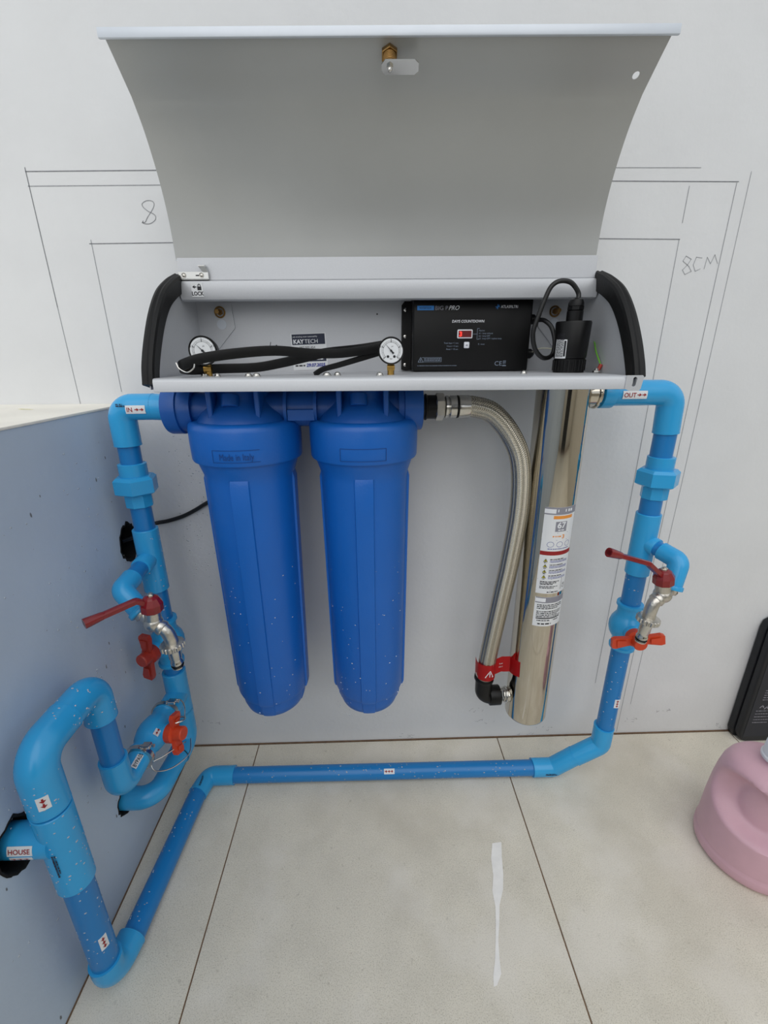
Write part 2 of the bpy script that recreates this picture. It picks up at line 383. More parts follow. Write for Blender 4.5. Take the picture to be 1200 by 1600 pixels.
pencil(spline([(-0.3772, 0.0000, 1.1449), (-0.3788, 0.0000, 1.1421), (-0.3738, 0.0000, 1.1403), (-0.3652, 0.0000, 1.1412), (-0.3568, 0.0000, 1.1467), (-0.3567, 0.0000, 1.1532), (-0.3653, 0.0000, 1.1577), (-0.3728, 0.0000, 1.1632), (-0.3749, 0.0000, 1.1686), (-0.3678, 0.0000, 1.1731), (-0.3584, 0.0000, 1.1731), (-0.3550, 0.0000, 1.1686), (-0.3596, 0.0000, 1.1605), (-0.3688, 0.0000, 1.1504), (-0.3744, 0.0000, 1.1430), (-0.3799, 0.0000, 1.1421)], 4), .0009)
bm = B()
for st in ([(0.5714, 1.0872), (0.5610, 1.0922), (0.5570, 1.0842), (0.5693, 1.0761), (0.5758, 1.0680), (0.5653, 1.0629), (0.5591, 1.0700), (0.5665, 1.0781), (0.5714, 1.0872)], [(0.5906, 1.0891), (0.5800, 1.0902), (0.5770, 1.0781), (0.5828, 1.0680), (0.5912, 1.0720)], [(0.5982, 1.0720), (0.5996, 1.0901), (0.6079, 1.0801), (0.6125, 1.0941), (0.6207, 1.0801)]):
    stroke(bm, wallp, st, .0009, .0004)
build('pencil_line', bm, M['pencil'], wall_back, smooth=0, recalc=False)
# scuffs low on the wall
rnd = random.Random(21)
for (x, z, sc) in ((0.0849, 0.0100, 1), (0.4319, 0.0187, 1), (0.7312, 0.0710, 1), (0.6534, 0.0425, 1), (0.2484, 0.0874, 1), (-0.4110, 0.0695, 1), (0.8789, 0.0133, 1), (0.3833, 0.0055, 1), (0.2803, 0.0493, 1)):
    bm = B()
    for k in range(7):
        a = rnd.uniform(0, 3.1); l = rnd.uniform(.002, .010)*sc; cx = x+rnd.uniform(-.022, .022); cz = max(.004, z+rnd.uniform(-.006, .008))
        stroke(bm, wallp, [(cx, cz), (cx+l*math.cos(a), cz+l*abs(math.sin(a))*.7)], rnd.uniform(.0005, .0011), .0004)
    build('scuff', bm, M['pencil'], wall_back, smooth=0, recalc=False)
# chipped specks on the low wall
sp = plane((-.466, 0, 0), (0, 1, 0), (0, 0, 1))
for (y, z) in ((-0.2924, 0.7272), (-0.2677, 0.7469), (-0.2062, 0.4576), (-0.2269, 0.4241), (-0.3317, 0.4414), (-0.2197, 0.2846), (-0.4944, 0.3019), (-0.2967, 0.1578), (-0.1004, 0.7646), (-0.1384, 0.7346), (-0.1821, 0.3763), (-0.4975, 0.0231)):
    bm = B(); a = rnd.uniform(.4, 1.5); n = 7; r = rnd.uniform(.0018, .0038)
    bm.faces.new([bm.verts.new(sp(y+r*rnd.uniform(.3, .6)*math.cos(6.283*k/n), z+r*rnd.uniform(.8, 1.4)*math.sin(6.283*k/n), .0004)) for k in range(n)])
    build('chip', bm, M['pencil_dark'], wall_left, smooth=0)

# ================================================================== FILTER CABINET
XL, XR = -.3085, .3705
cab = empty('filter_cabinet', (.03, 0, .886), 'open grey steel cabinet with raised curved lid on the white wall', 'cabinet')
mt = M['metal']
bm = B(); box(bm, (XL, -.002, .892), (XR, -.0003, 1.046)); back = build('back_panel', bm, mt, cab, smooth=0)
bm = B(); box(bm, (XL, -.006, .892), (-.246, -.002, 1.046)); 
bm.clear(); prism(bm, [(XL+.001, -.002, .892), (XL+.001, -.002, 1.03), (-.246, -.002, 1.018), (-.243, -.002, .978), (-.30, -.002, .918), (-.30, -.002, .892)], (0, -.003, 0))
build('mounting_plate', bm, mt, cab, smooth=0)
bm = B(); prism(bm, [(XR-.001, -.002, .892), (XR-.001, -.002, 1.03), (.31, -.002, 1.018), (.307, -.002, .978), (.362, -.002, .918), (.362, -.002, .892)], (0, -.003, 0))
build('mounting_plate', bm, mt, cab, smooth=0)
for x, z in ((-.267, 1.004), (.335, 1.003)):
    bm = B(); hexa(bm, (x, -.005, z), (x, -.012, z), .0058); cyl(bm, (x, -.012, z), (x, -.024, z), .0034); torus(bm, (x, -.0055, z), (0, 1, 0), .0085, .0015)
    b = build('fixing_bolt', bm, M['zinc'], cab)
    bm = B(); cyl(bm, (x+.001, -.005, z-.020), (x+.001, -.0058, z-.020), .0085); build('knockout', bm, M['rim'], cab)
arc = spline([(0, -.072, 1.044), (0, -.105, 1.037), (0, -.145, 1.017), (0, -.180, .987), (0, -.208, .95), (0, -.226, .915), (0, -.233, .886)], 5)
for x, xa in ((XL, 1), (XR, -1)):
    bm = B(); prism(bm, [(x, -.0003, .886), (x, -.0003, 1.046)]+[(x, p.y, p.z) for p in arc], (xa*.0014, 0, 0)); build('side_panel', bm, mt, cab, smooth=0)
    # rubber edge profile: U channel with a raised outer lip
    bm = B(); prof = [(-.0045, -.0075), (.0, -.0085), (.0045, -.0075), (.006, -.0035), (.0045, 0), (.006, .0035), (.0045, .0075), (0, .0085), (-.0045, .0075), (-.021, .0055), (-.022, .0), (-.021, -.0055)]
    pts = [V((x+xa*.0007, p.y, p.z)) for p in spline([(0, -.075, 1.050), (0, -.108, 1.038), (0, -.147, 1.018), (0, -.180, .988), (0, -.208, .951), (0, -.227, .918), (0, -.235, .892 if xa > 0 else .8985)], 8)]
    rows = []
    for i, p in enumerate(pts):
        t = (pts[min(i+1, len(pts)-1)]-pts[max(i-1, 0)]).normalized(); out = V((0, t.z, -t.y)); 
        if out.y > 0: out = -out
        rows.append([p+out*a+V((1, 0, 0))*b for a, b in prof])
    rings(bm, rows); build('rubber_edging', bm, M['rubber'], cab, smooth=25)
# shelf with a folded, rounded front lip
bm = B(); sec = [(-.001, .900), (-.001, .9015), (-.2345, .9015), (-.2385, .900), (-.2402, .8965), (-.2402, .8835), (-.2385, .8830), (-.2385, .8955), (-.2365, .8985), (-.233, .900)]
prism(bm, [(-.300, y, z) for y, z in sec], (.652, 0, 0)); shelf = build('shelf', bm, mt, cab, smooth=50)
bm = B(); prism(bm, [(.350, -.2402, .8838), (.350, -.2402, .9015), (.372, -.2402, .9015), (.374, -.2402, .8995), (.372, -.2402, .8838), (.370, -.2402, .8810), (.357, -.2402, .8810)], (0, -.0012, 0)); tab = build('lip_tab', bm, mt, cab, smooth=0)
bm = B(); prism(bm, [(.3615+.0028*math.cos(a)+(.0008 if a < 3.2 else 0), -.262, .8930+(.0035 if math.sin(a) > 0 else -.0035)+.0028*math.sin(a)) for a in [k*math.pi/8+.01 for k in range(16)]], (0, .022, 0))
cut(tab, [bm])
# top beam: open channel
bm = B(); sec = [(-.001, 1.044), (-.001, 1.0455), (-.079, 1.0455), (-.0835, 1.043), (-.0845, 1.039), (-.0845, 1.021), (-.0825, 1.0165), (-.078, 1.015), (-.071, 1.015), (-.071, 1.0162), (-.078, 1.0162), (-.0815, 1.018), (-.0833, 1.021), (-.0833, 1.039), (-.0825, 1.0425), (-.079, 1.044)]
prism(bm, [(XL+.004, y, z) for y, z in sec], (XR-XL-.008, 0, 0)); build('top_beam', bm, mt, cab, smooth=40)
bm = B(); prism(bm, [(XL+.004, y, z) for y, z in ((-.078, 1.0455), (-.0795, 1.0455), (-.0785, 1.077), (-.077, 1.077))], (XR-XL-.012, 0, 0)); build('hinge_strip', bm, M['metal'], cab, smooth=0)
bm = B(); box(bm, (-.303, -.0845, 1.0455), (-.2555, -.0795, 1.0462)); box(bm, (-.303, -.0850, 1.0462), (-.2555, -.0838, 1.0565), .0004, 1)
prism(bm, [(-.2635, -.0850, 1.0555), (-.2555, -.0850, 1.0555), (-.2585, -.0905, 1.0635), (-.2685, -.0905, 1.0635)], (0, .001, 0))
prism(bm, [(-.2690, -.0900, 1.0635), (-.2590, -.0900, 1.0635), (-.2590, -.0815, 1.0655), (-.2690, -.0815, 1.0655)], (0, 0, .001))
br = build('latch_bracket', bm, M['whitemetal'], cab, smooth=0)
for x in (-.2945, -.2665):
    bm = B(); torus(bm, (x, -.0852, 1.0512), (0, 1, 0), .0034, .0005, 18, 5); ball(bm, (x, -.0852, 1.0512), .0028, (1, .4, 1), 2); build('rivet', bm, M['nickel'], br)
bm = B(); box(bm, (-.2755, -.0855, 1.0503), (-.2705, -.0849, 1.0519)); build('slot', bm, M['ink'], br)
st = plane((-.2915, -.0757, 1.021), (1, 0, 0), (0, 0, 1)); st = plane((-.290, -.0757, 1.0215), (1, 0, 0), (0, 0, 1))
st = plane((-.2855, -.0847, 1.0205), (1, 0, 0), (0, 0, 1))
ls = sheet('lock_sticker', st, 0, 0, .0185, .0205, M['paper'], cab, .0003)
bm = B(); letters(bm, st, 'LOCK', .0080, .0093, .0020, .0006, .00025, ax='CENTER', sx=.88)
arrow(bm, lambda x, y, h=0: st(-x, y, h), -.0085, .0142, .0065, .005, .0006)
patch(bm, st, .0098, .0095, .0162, .0148, .0006); stroke(bm, st, [(.011+.002*(1-math.cos(a)), .0148+.0035*math.sin(a)) for a in [k*math.pi/8 for k in range(9)]], .0011, .0006)
build('lock_print', bm, M['ink'], ls, smooth=0, recalc=False)
# lid
lp = spline([(0, -.077, 1.074), (0, -.0795, 1.105), (0, -.085, 1.137), (0, -.0955, 1.170), (0, -.110, 1.200), (0, -.1265, 1.226), (0, -.147, 1.249)], 5)+[V((0, -.163, 1.2605)), V((0, -.180, 1.2725)), V((0, -.196, 1.2835))]
bm = B(); rows = []
for i, p in enumerate(lp):
    t = (lp[min(i+1, len(lp)-1)]-lp[max(i-1, 0)]).normalized(); nn = V((0, t.z, -t.y))   # towards the back
    rows.append([(-.3065, p.y, p.z), (.3605, p.y, p.z), (.3605, p.y+nn.y*.0013, p.z+nn.z*.0013), (-.3065, p.y+nn.y*.0013, p.z+nn.z*.0013)])
rings(bm, rows); lid = build('lid', bm, M['lidm'], cab, smooth=30)
bm = B(); cyl(bm, (.3405, -.205, 1.22), (.3405, -.13, 1.31), .0042); cut(lid, [bm])
lid.data.polygons.foreach_set('use_smooth', [True]*len(lid.data.polygons)); lid.data.set_sharp_from_angle(angle=.5)
bm = B(); box(bm, (-.3125, -.2010, 1.2805), (.3675, -.1965, 1.2905), .0012, 2); build('lid_rim', bm, M['rim'], lid)
bm = B(); box(bm, (-.3065, -.0785, 1.0730), (.3605, -.0765, 1.0745), .0005, 1); build('lid_lower_edge', bm, M['rim'], lid)
ax = V((0, -.52, -.85)).normalized(); p0 = V((.0285, -.182, 1.2745))
bm = B(); hexa(bm, p0, p0+ax*.006, .0105); cyl(bm, p0+ax*.004, p0+ax*.021, .0075, n=24)
for k in range(5): torus(bm, p0+ax*(.008+.0025*k), ax, .0076, .0005, 20, 5)
lk = build('cam_lock', bm, M['zinc'], lid)
p1 = p0+ax*.0215; yy = V((1, 0, 0)); zz = ax.cross(yy)
bm = B(); prism(bm, [p1+yy*a+zz*b for a, b in ((-.006, -.0075), (.030, -.0075), (.0345, -.004), (.0345, .004), (.030, .0075), (-.006, .0075), (-.010, .003), (-.010, -.003))], ax*.0016)
cyl(bm, p1+ax*.0016, p1+ax*.005, .0042, n=6); ball(bm, p1+ax*.005, .003, sub=2)
build('lock_cam', bm, M['chrome'], lid, smooth=20)
# rivet heads and nuts standing on the shelf
for x, y, s in ((-.247, -.185, 1), (-.223, -.20, .8), (-.178, -.20, .9), (-.166, -.2, 1), (-.065, -.19, 1.1), (-.05, -.18, .9), (.013, -.2, .9), (.232, -.17, .8)):
    bm = B(); cyl(bm, (x, y, .9015), (x, y, .903), .0062*s, n=20); lathe(bm, (x, y, .903), (0, 0, 1), [(0, .0052*s), (.002, .0046*s), (.0034, .0025*s), (.004, .0004)], 16)
    build('shelf_screw', bm, M['chrome'], cab)
# pencil tick on the back panel
bm = B(); bp = plane((0, -.0022, 0), (1, 0, 0), (0, 0, 1)); stroke(bm, bp, [(-.194, .933), (-.189, .942), (-.186, .940), (-.182, .954)], .0009)
build('pencil_tick', bm, M['ink'], cab, smooth=0, recalc=False)
for x, z in ((-.172, .948), (.012, .951), (.013, 1.0)): bm = B(); cyl(bm, (x, -.002, z), (x, -.0026, z), .0014, n=10); build('drilled_hole', bm, M['ink'], cab, smooth=0)
# service card stuck to the back panel
cardf = turned(plane((-.1435, -.0021, .9045), (1, 0, 0), (0, 0, 1)), .03)
card = sheet('service_sticker', cardf, 0, 0, .064, .0635, M['paper'], None, .0004); tag(card, 'white and navy service sticker on the cabinet back behind the black rubber strip', 'sticker')
sheet('navy_band', cardf, .002, .044, .062, .062, M['navy'], card, .0006); sheet('navy_band', cardf, .002, .0145, .062, .023, M['navy'], card, .0006)
bm = B(); letters(bm, cardf, 'KAY', .0098, .004, .0462, .001, .0004); letters(bm, cardf, 'TECH', .0098, .0245, .0462, .001); letters(bm, cardf, 'safe drinking water sustainability', .0036, .0035, .0565, .001, sx=.95)
bars(bm, cardf, .006, .058, .0172, .0024, .001, 3); build('sticker_print', bm, M['white'], card, smooth=0, recalc=False)
bm = B(); letters(bm, cardf, '097 000 454', .0058, .014, .037, .0008); bars(bm, cardf, .004, .022, .0065, .0024, .0008, 5); build('sticker_print', bm, M['ink'], card, smooth=0, recalc=False)
bm = B(); letters(bm, cardf, '29.07.2025', .0078, .0245, .0055, .0009, .0003, shear=.15); build('handwritten_date', bm, M['blueink'], card, smooth=0, recalc=False)

# ================================================================== PRESSURE GAUGES
def gauge(cx, cy, cz, ndeg, r, label):
    g = empty('pressure_gauge', (cx, cy, .9015), label, 'gauge', 'pressure gauges on the cabinet shelf')
    bm = B(); lathe(bm, (cx, cy+.018, cz), (0, -1, 0), [(0, r*.8), (.002, r*.93), (.014, r*.96), (.016, r*1.08), (.021, r*1.1), (.0225, r*1.05), (.0222, r*.99), (.0190, r*.97)], 48)
    build('case', bm, M['black'], g)
    bm = B(); cyl(bm, (cx, cy-.001, cz), (cx, cy-.0035, cz), r*.96, n=40); d = build('dial', bm, M['paper'], g)
    gp = plane((cx, cy-.0035, cz), (1, 0, 0), (0, 0, 1)); bm = B()
    for k in range(41):
        a = math.radians(225-k*270/40); big = k % 10 == 0; r0 = r*(.66 if big else .70 if k % 5 == 0 else .74)
        stroke(bm, gp, [(r0*math.cos(a), r0*math.sin(a)), (r*.8*math.cos(a), r*.8*math.sin(a))], r*(.05 if big else .022), .0003)
    stroke(bm, gp, [(r*.66*math.cos(math.radians(225-6.75*k)), r*.66*math.sin(math.radians(225-6.75*k))) for k in range(41)], r*.02, .0003)
    for k, s in enumerate(('0', '2.5', '5', '7.5', '10')):
        a = math.radians(225-k*67.5); letters(bm, gp, s, r*.2, r*.88*math.cos(a), r*.86*math.sin(a)-r*.06, .0003, ax='CENTER')
    letters(bm, gp, 'bar', r*.17, 0, -r*.68, .0003, ax='CENTER'); letters(bm, gp, 'psi', r*.14, r*.1, r*.3, .0003, ax='CENTER')
    for sx_ in (-.27, .27):
        cx2 = sx_*r; cz2 = -.46*r; bm.faces.new([bm.verts.new(gp(cx2+r*.11*math.cos(6.283*k/12), cz2+r*.11*math.sin(6.283*k/12), .0003)) for k in range(12)])
    build('dial_print', bm, M['ink'], d, smooth=0, recalc=False)
    bm = B(); a = math.radians(ndeg); e = V((math.cos(a), math.sin(a))); n_ = V((-e.y, e.x))
    for q in ([e*-r*.3+n_*r*.09, e*-r*.3-n_*r*.09, n_*-r*.035, e*r*.78, n_*r*.035],): bm.faces.new([bm.verts.new(gp(p.x, p.y, .0012)) for p in q])
    cyl(bm, gp(0, 0, .0005), gp(0, 0, .002), r*.09, n=16); build('needle', bm, M['ink'], g, smooth=0, recalc=False)
    bm = B(); hexa(bm, (cx, cy+.010, .908), (cx, cy+.010, .916), .008, n=4, phase=.785); cyl(bm, (cx, cy+.010, .9015), (cx, cy+.010, cz-r*.8), .0052, n=20); build('stem', bm, M['brass'], g)
gauge(*(-0.2447, -0.1750, 0.9375), 135, .0190, 'left pressure gauge, partly hidden by the black rubber strip')
gauge(*(0.0305, -0.1750, 0.9359), 132, .0178, 'right pressure gauge, standing beside the black controller box')

# ================================================================== LOOSE RUBBER STRIP on the shelf
rect = [(-1, -.28), (-.85, -.36), (.85, -.36), (1, -.28), (1, .28), (.85, .36), (-.85, .36), (-1, .28)]
def strip(bm, pts, hw):
    pts = spline(pts, 8); rows = []
    for i, p in enumerate(pts):
        t = (pts[min(i+1, len(pts)-1)]-pts[max(i-1, 0)]).normalized(); up = V((0, -.12, 1)); up = (up-t*up.dot(t)).normalized(); s = t.cross(up)
        k = hw(i/(len(pts)-1)); rows.append([p+up*a*k+s*b*.007 for a, b in rect])
    rings(bm, rows)
bm = B(); strip(bm, [(0.0337, -0.1250, 0.9450), (-0.0089, -0.1350, 0.9375), (-0.0480, -0.1500, 0.9330), (-0.0901, -0.1650, 0.9331), (-0.1362, -0.1950, 0.9367), (-0.1854, -0.2150, 0.9334), (-0.2322, -0.2220, 0.9270), (-0.2568, -0.2220, 0.9197), (-0.2688, -0.2050, 0.9143), (-0.2635, -0.1800, 0.9110), (-0.2293, -0.1550, 0.9120), (-0.1769, -0.1500, 0.9133), (-0.1371, -0.1500, 0.9196), (-0.1025, -0.1480, 0.9268), (-0.0679, -0.1460, 0.9340), (-0.0197, -0.1000, 0.9400), (0.0279, -0.0900, 0.9469)], lambda t: .0068)
rs = build('rubber_strip', bm, M['rubber'], None, smooth=40, loc=(-.2, -.2, .905)); tag(rs, 'long black rubber strip looped loosely across the cabinet shelf between the gauges', 'rubber strip')
bm = B(); strip(bm, [(0.0280, -0.1150, 0.9376), (-0.0091, -0.1300, 0.9271), (-0.0490, -0.1450, 0.9161), (-0.0732, -0.1550, 0.9099), (-0.0852, -0.1650, 0.9028)], lambda t: .0045-.001*t); build('strip_tail', bm, M['rubber'], rs, smooth=40)
# small wire clip at the left end
bm = B(); sweep(bm, spline([(-0.2654, -0.2280, 0.9215), (-0.2614, -0.2300, 0.9140), (-0.2514, -0.2310, 0.9090), (-0.2424, -0.2300, 0.9139), (-0.2406, -0.2280, 0.9197)], 6), .0009, 6)
wc = build('wire_clip', bm, M['chrome'], None, loc=(-.27, -.23, .9015)); tag(wc, 'small bent wire clip at the left end of the cabinet shelf', 'clip')

# ================================================================== CONTROLLER BOX
cb = empty('controller_box', (.175, -.002, .903), 'black electronic controller box with red countdown display, mounted inside the cabinet', 'controller')
bm = B(); prism(bm, [(.057, -.003, .905), (.057, -.003, 1.014), (.062, -.003, 1.02), (.08, -.003, 1.02), (.08, -.003, .903), (.062, -.003, .903)], (0, -.006, 0)); build('mounting_flange', bm, M['black'], cab if 0 else cb, smooth=0)
bm = B(); box(bm, (.074, -.052, .9025), (.279, -.003, 1.026), .003, 3); build('case', bm, M['black'], cb)
for z in (1.006, .962, .913):
    bm = B(); lathe(bm, (.0635, -.009, z), (0, -1, 0), [(0, .0032), (.0012, .003), (.002, .001)], 14); build('screw', bm, M['chrome'], cb)
fpn = plane((.0, -.0521, .0), (1, 0, 0), (0, 0, 1))
def px(n): return n
def cbtext(s, size, x, z, m, name='lettering', **k): return text(name, fpn, [(s, x, z)], size, m, cb, **k)
sheet('blue_badge', fpn, .0805, 1.0015, .109, 1.0085, M['cyan'], cb, .0004)
cbtext('WATERTECH', .0045, .084, 1.0035, M['navy'], sx=.75)
cbtext('BIG P', .0092, .1105, 1.0018, M['grey_print'], sx=1.05)
cbtext('PRO', .0098, .1335, 1.0018, M['white'], shear=.35, sx=.95)
cbtext('ATLASFILTRI', .0062, .2235, 1.0045, M['white'], sx=.85)
bm = B(); stroke(bm, fpn, [(.2145, 1.0065), (.2215, 1.0065)], .0009, .0004); stroke(bm, fpn, [(.218, 1.003), (.218, 1.010)], .0009, .0004); stroke(bm, fpn, [(.2155, 1.004), (.2205, 1.009)], .0007, .0004)
build('star_emblem', bm, M['cyan'], cb, smooth=0, recalc=False)
cbtext('DAYS COUNTDOWN', .0060, .1405, .982, M['white'], bold=.0001, sx=.95, shear=.1)
bm = B(); box(bm, (.1505, -.0545, .9565), (.177, -.052, .971), .0018, 2); dsp = build('display', bm, M['white'], cb)
sheet('display_window', plane((0, -.0546, 0), (1, 0, 0), (0, 0, 1)), .1525, .9585, .175, .969, M['digit_off'], dsp, .0003)
text('lit_digit', plane((0, -.055, 0), (1, 0, 0), (0, 0, 1)), [('3', .1535, .960)], .0105, M['digit'], dsp, bold=.0003)
bm = B(); box(bm, (.163, -.0545, .9405), (.1725, -.052, .951), .0016, 2); btn = build('push_button', bm, M['capw'], cb)
bm = B(); arrow(bm, plane((0, -.0547, 0), (1, 0, 0), (0, 0, 1)), .1655, .9455, .0045, .003, .0002); build('button_print', bm, M['grey_print'], btn, smooth=0, recalc=False)
bm = B(); stroke(bm, fpn, [(.177, .9635), (.1855, .9635)], .0006, .0003); stroke(bm, fpn, [(.189, .9725), (.1855, .9725), (.1855, .955), (.189, .955)], .0006, .0003)
for s, x, z in (('Alarms:', .188, .968), ('A1 : lamp exhaust', .188, .9635), ('A2 : lamp OFF', .188, .9592), ('A3 : lamp OFF / replace lamp', .188, .955), ('E : reset', .188, .946), ('Total days = 1 sec.', .128, .948), ('Hours = 5 sec.', .1335, .943), ('Reset = 10 sec.', .1325, .938)): letters(bm, fpn, s, .0036, x, z, .0004, sx=.95)
for a in (0,): bars(bm, fpn, .0825, .152, .9115, .0009, .0004, 8)
build('small_print', bm, M['greyw'], cb, smooth=0, recalc=False)
bm = B(); stroke(bm, fpn, [(.0835, .918), (.0925, .918), (.088, .926)], .0008, .0003, True); stroke(bm, fpn, [(.0885, .9235), (.0872, .921), (.0888, .921), (.0876, .919)], .0007, .0003)
stroke(bm, fpn, [(.0925, .9185), (.1245, .9185), (.1245, .9255), (.0905, .9255)], .0006, .0003); bars(bm, fpn, .094, .123, .9228, .0012, .0003, 2); bars(bm, fpn, .094, .123, .9202, .0012, .0003, 4)
letters(bm, fpn, 'CE', .0105, .219, .9115, .0003, sx=1.1)
stroke(bm, fpn, [(.2345, .919), (.239, .912+.0035)], .0006, .0003); stroke(bm, fpn, [(.239, .919), (.2345, .9155)], .0006, .0003); stroke(bm, fpn, [(.2345, .9195), (.2350, .9145), (.2385, .9145), (.239, .9195)], .0006, .0003, True); patch(bm, fpn, .2335, .9105, .240, .9122, .0003)
build('warning_symbols', bm, M['greyw'], cb, smooth=0, recalc=False)
for z in (.988, .931):
    bm = B(); hexa(bm, (.279, -.028, z), (.284, -.028, z), .0095); lathe(bm, (.284, -.028, z), (1, 0, 0), [(0, .0085), (.006, .0085), (.010, .0055), (.012, .003)], 20); build('cable_gland', bm, M['black'], cb)

# ================================================================== ULTRAVIOLET LAMP CHAMBER
UA, UB = V((.3310, -.103, .180)), V((.3185, -.124, .9))
ud = (UB-UA).normalized(); uat = lambda z: UA+ud*((z-UA.z)/ud.z); UR = .0435
LO = V((.0035, 0, 0))
uv = empty('lamp_chamber', UA, 'polished stainless steel tube hanging below the cabinet at the right, with white warning labels', 'lamp chamber')
bm = B(); lathe(bm, UA, ud, [(0, UR-.012), (.001, UR-.004), (.005, UR-.0006), (.008, UR)]+[((uat(.899)-UA).length*k/12, UR) for k in range(1, 13)], 72)
build('steel_tube', bm, M['steel'], uv, smooth=40)
bm = B(); lathe(bm, uat(.9018)+LO, ud, [(0, .0238), (.021, .0238), (.0215, .0225), (.022, .0245), (.026, .0250), (.074, .0268), (.0765, .0255), (.0765, .018)], 48)
for k in range(24):
    a = 2*math.pi*k/24; d_, u_, v_ = frame(ud); c = uat(.9018)+LO+(u_*math.cos(a)+v_*math.sin(a))*.0241
    cyl(bm, c+ud*.003, c+ud*.019, .0012, n=6)
build('lamp_cap', bm, M['black'], uv)
bm = B(); q = uat(.978)+LO; lathe(bm, q, ud, [(0, .0122), (.015, .0122), (.0155, .011)], 32); hexa(bm, q+ud*.0155, q+ud*.022, .0128, 8); lathe(bm, q+ud*.022, ud, [(0, .0118), (.004, .0115), (.009, .0095), (.011, .006)], 24); build('cap_gland', bm, M['black'], uv)
lf = roll(uat(.93)+LO, ud, (-.82, -.57, 0), .0256); 
ll = sheet('cap_sticker', lf, -.012, -.006, .008, .033, M['paper'], uv, .0003, nx=6)
bm = B()
for k in range(7): bars(bm, turned(lf, math.pi/2, -.009+k*.002), -.004, .031, 0, .0012, .0006, k)
patch(bm, lf, .004, -.003, .007, .02, .0006); build('sticker_print', bm, M['ink'], ll, smooth=0, recalc=False)
# side ports
po = uat(.868)
bm = B(); cyl(bm, po+V((UR-.006, 0, 0)), po+V((UR+.014, 0, 0)), .0225, n=32); torus(bm, po+V((UR+.010, 0, 0)), (1, 0, 0), .0225, .003); build('outlet_port', bm, M['steel'], uv)
pi_ = V((.330, -.105, .231)); bm = B(); cyl(bm, pi_+V((-UR-.006, 0, 0)), pi_+V((-UR+.008, 0, 0)), .0155, n=28); torus(bm, pi_+V((-UR-.003, 0, 0)), (1, 0, 0), .0155, .0025); torus(bm, pi_+V((-UR-.009, 0, 0)), (1, 0, 0), .014, .002); build('inlet_port', bm, M['chrome'], uv)
# labels wrapped round the tube
zc = .62; out = V((.0-.32, -.87+.12, 0)); out.normalize(); rotv = Matrix.Rotation(math.radians(-1), 3, 'Z') @ out
tf = roll(uat(0), ud, rotv, UR)      # x=0 faces the camera side
z0, z1, z2, z3 = 0.6821, 0.5106, 0.5025, 0.4381
xa, xb = -.006, .058
lab = sheet('warning_label', tf, xa, z1, xb, z0, M['paper'], uv, .0003, nx=14)
bm = B(); patch(bm, tf, xa, z0-.0135, xb, z0, .0005, nx=12); patch(bm, tf, .015, z0-.0455, .036, z0-.0265, .0005, nx=4); build('grey_field', bm, M['grey_print'], lab, smooth=0, recalc=False)
bm = B(); bars(bm, tf, .016, .044, z0-.0085, .005, .0007, 2); letters(bm, tf, '67', .0155, .0255, z0-.0385, .0008, .0004, ax='CENTER'); bars(bm, tf, .020, .031, z0-.0435, .002, .0008, 5); patch(bm, tf, xa, z0-.011, .013, z0-.003, .0007, nx=3)
build('white_print', bm, M['white'], lab, smooth=0, recalc=False)
bm = B(); patch(bm, tf, .010, z0-.0215, .047, z0-.0155, .0005, nx=6); build('orange_field', bm, M['orangeprint'], lab, smooth=0, recalc=False)
bm = B(); letters(bm, tf, '3', .0105, .029, z0-.059, .0005, .0003); bars(bm, tf, .012, .027, z0-.056, .0025, .0005, 8); build('orange_lettering', bm, M['orangeprint'], lab, smooth=0, recalc=False)
bm = B(); patch(bm, tf, xa, z0-.092, xb, z0-.084, .0005, nx=10); build('red_band', bm, M['redink'], lab, smooth=0, recalc=False)
bm = B()
for k in range(3):
    cx = .010+.0165*k; stroke(bm, tf, [(cx+.0058*math.cos(6.283*i/14), z0-.0705+.0052*math.sin(6.283*i/14)) for i in range(14)], .0006, .0005, True)
for dz in (.048, .062): stroke(bm, tf, [(xa, z0-dz), (.02, z0-dz), (.04, z0-dz), (xb, z0-dz)], .0006, .0005)
bars(bm, tf, .006, .048, z0-.080, .0014, .0005, 6)
for k in range(4):
    zz_ = z0-.1015-.0112*k
    for j in range(2): bars(bm, tf, .013, .050, zz_-.0024-.0025*j, .0012, .0005, 10*k+j)
build('blue_print', bm, M['blueink'], lab, smooth=0, recalc=False)
bm = B()
for k in range(4):
    zz_ = z0-.1015-.0112*k; bm.faces.new([bm.verts.new(tf(*q, .0005)) for q in ((.002, zz_-.0035), (.0085, zz_-.0035), (.0053, zz_+.0022))])
build('warning_triangle', bm, M['yellow'], lab, smooth=0, recalc=False)
bm = B()
for k in range(4):
    zz_ = z0-.1015-.0112*k; stroke(bm, tf, [(.002, zz_-.0035), (.0085, zz_-.0035), (.0053, zz_+.0022)], .0007, .0007, True); stroke(bm, tf, [(.0053, zz_), (.0053, zz_-.0028)], .0010, .0007); bars(bm, tf, .013, .040, zz_+.0004, .0018, .0005, 30+k); bars(bm, tf, .003, .0075, zz_-.0066, .0016, .0005, 40+k)
yb = z1+.0065
stroke(bm, tf, [(xa+.001, yb), (.02, yb), (.042, yb), (.042, yb+.024), (.02, yb+.024), (xa+.001, yb+.024)], .0006, .0005)
for k in range(3): bars(bm, tf, .0, .036-.006*k, yb+.018-.0028*k, .0018, .0005, 50+k)
for k in range(2): bars(bm, tf, .0, .034-.008*k, yb+.0075-.003*k, .0018, .0005, 60+k)
letters(bm, turned(tf, math.pi/2, .052, yb), 'CE', .009, .001, 0, .0005); bars(bm, tf, .014, .036, z1+.0022, .0022, .0005, 71)
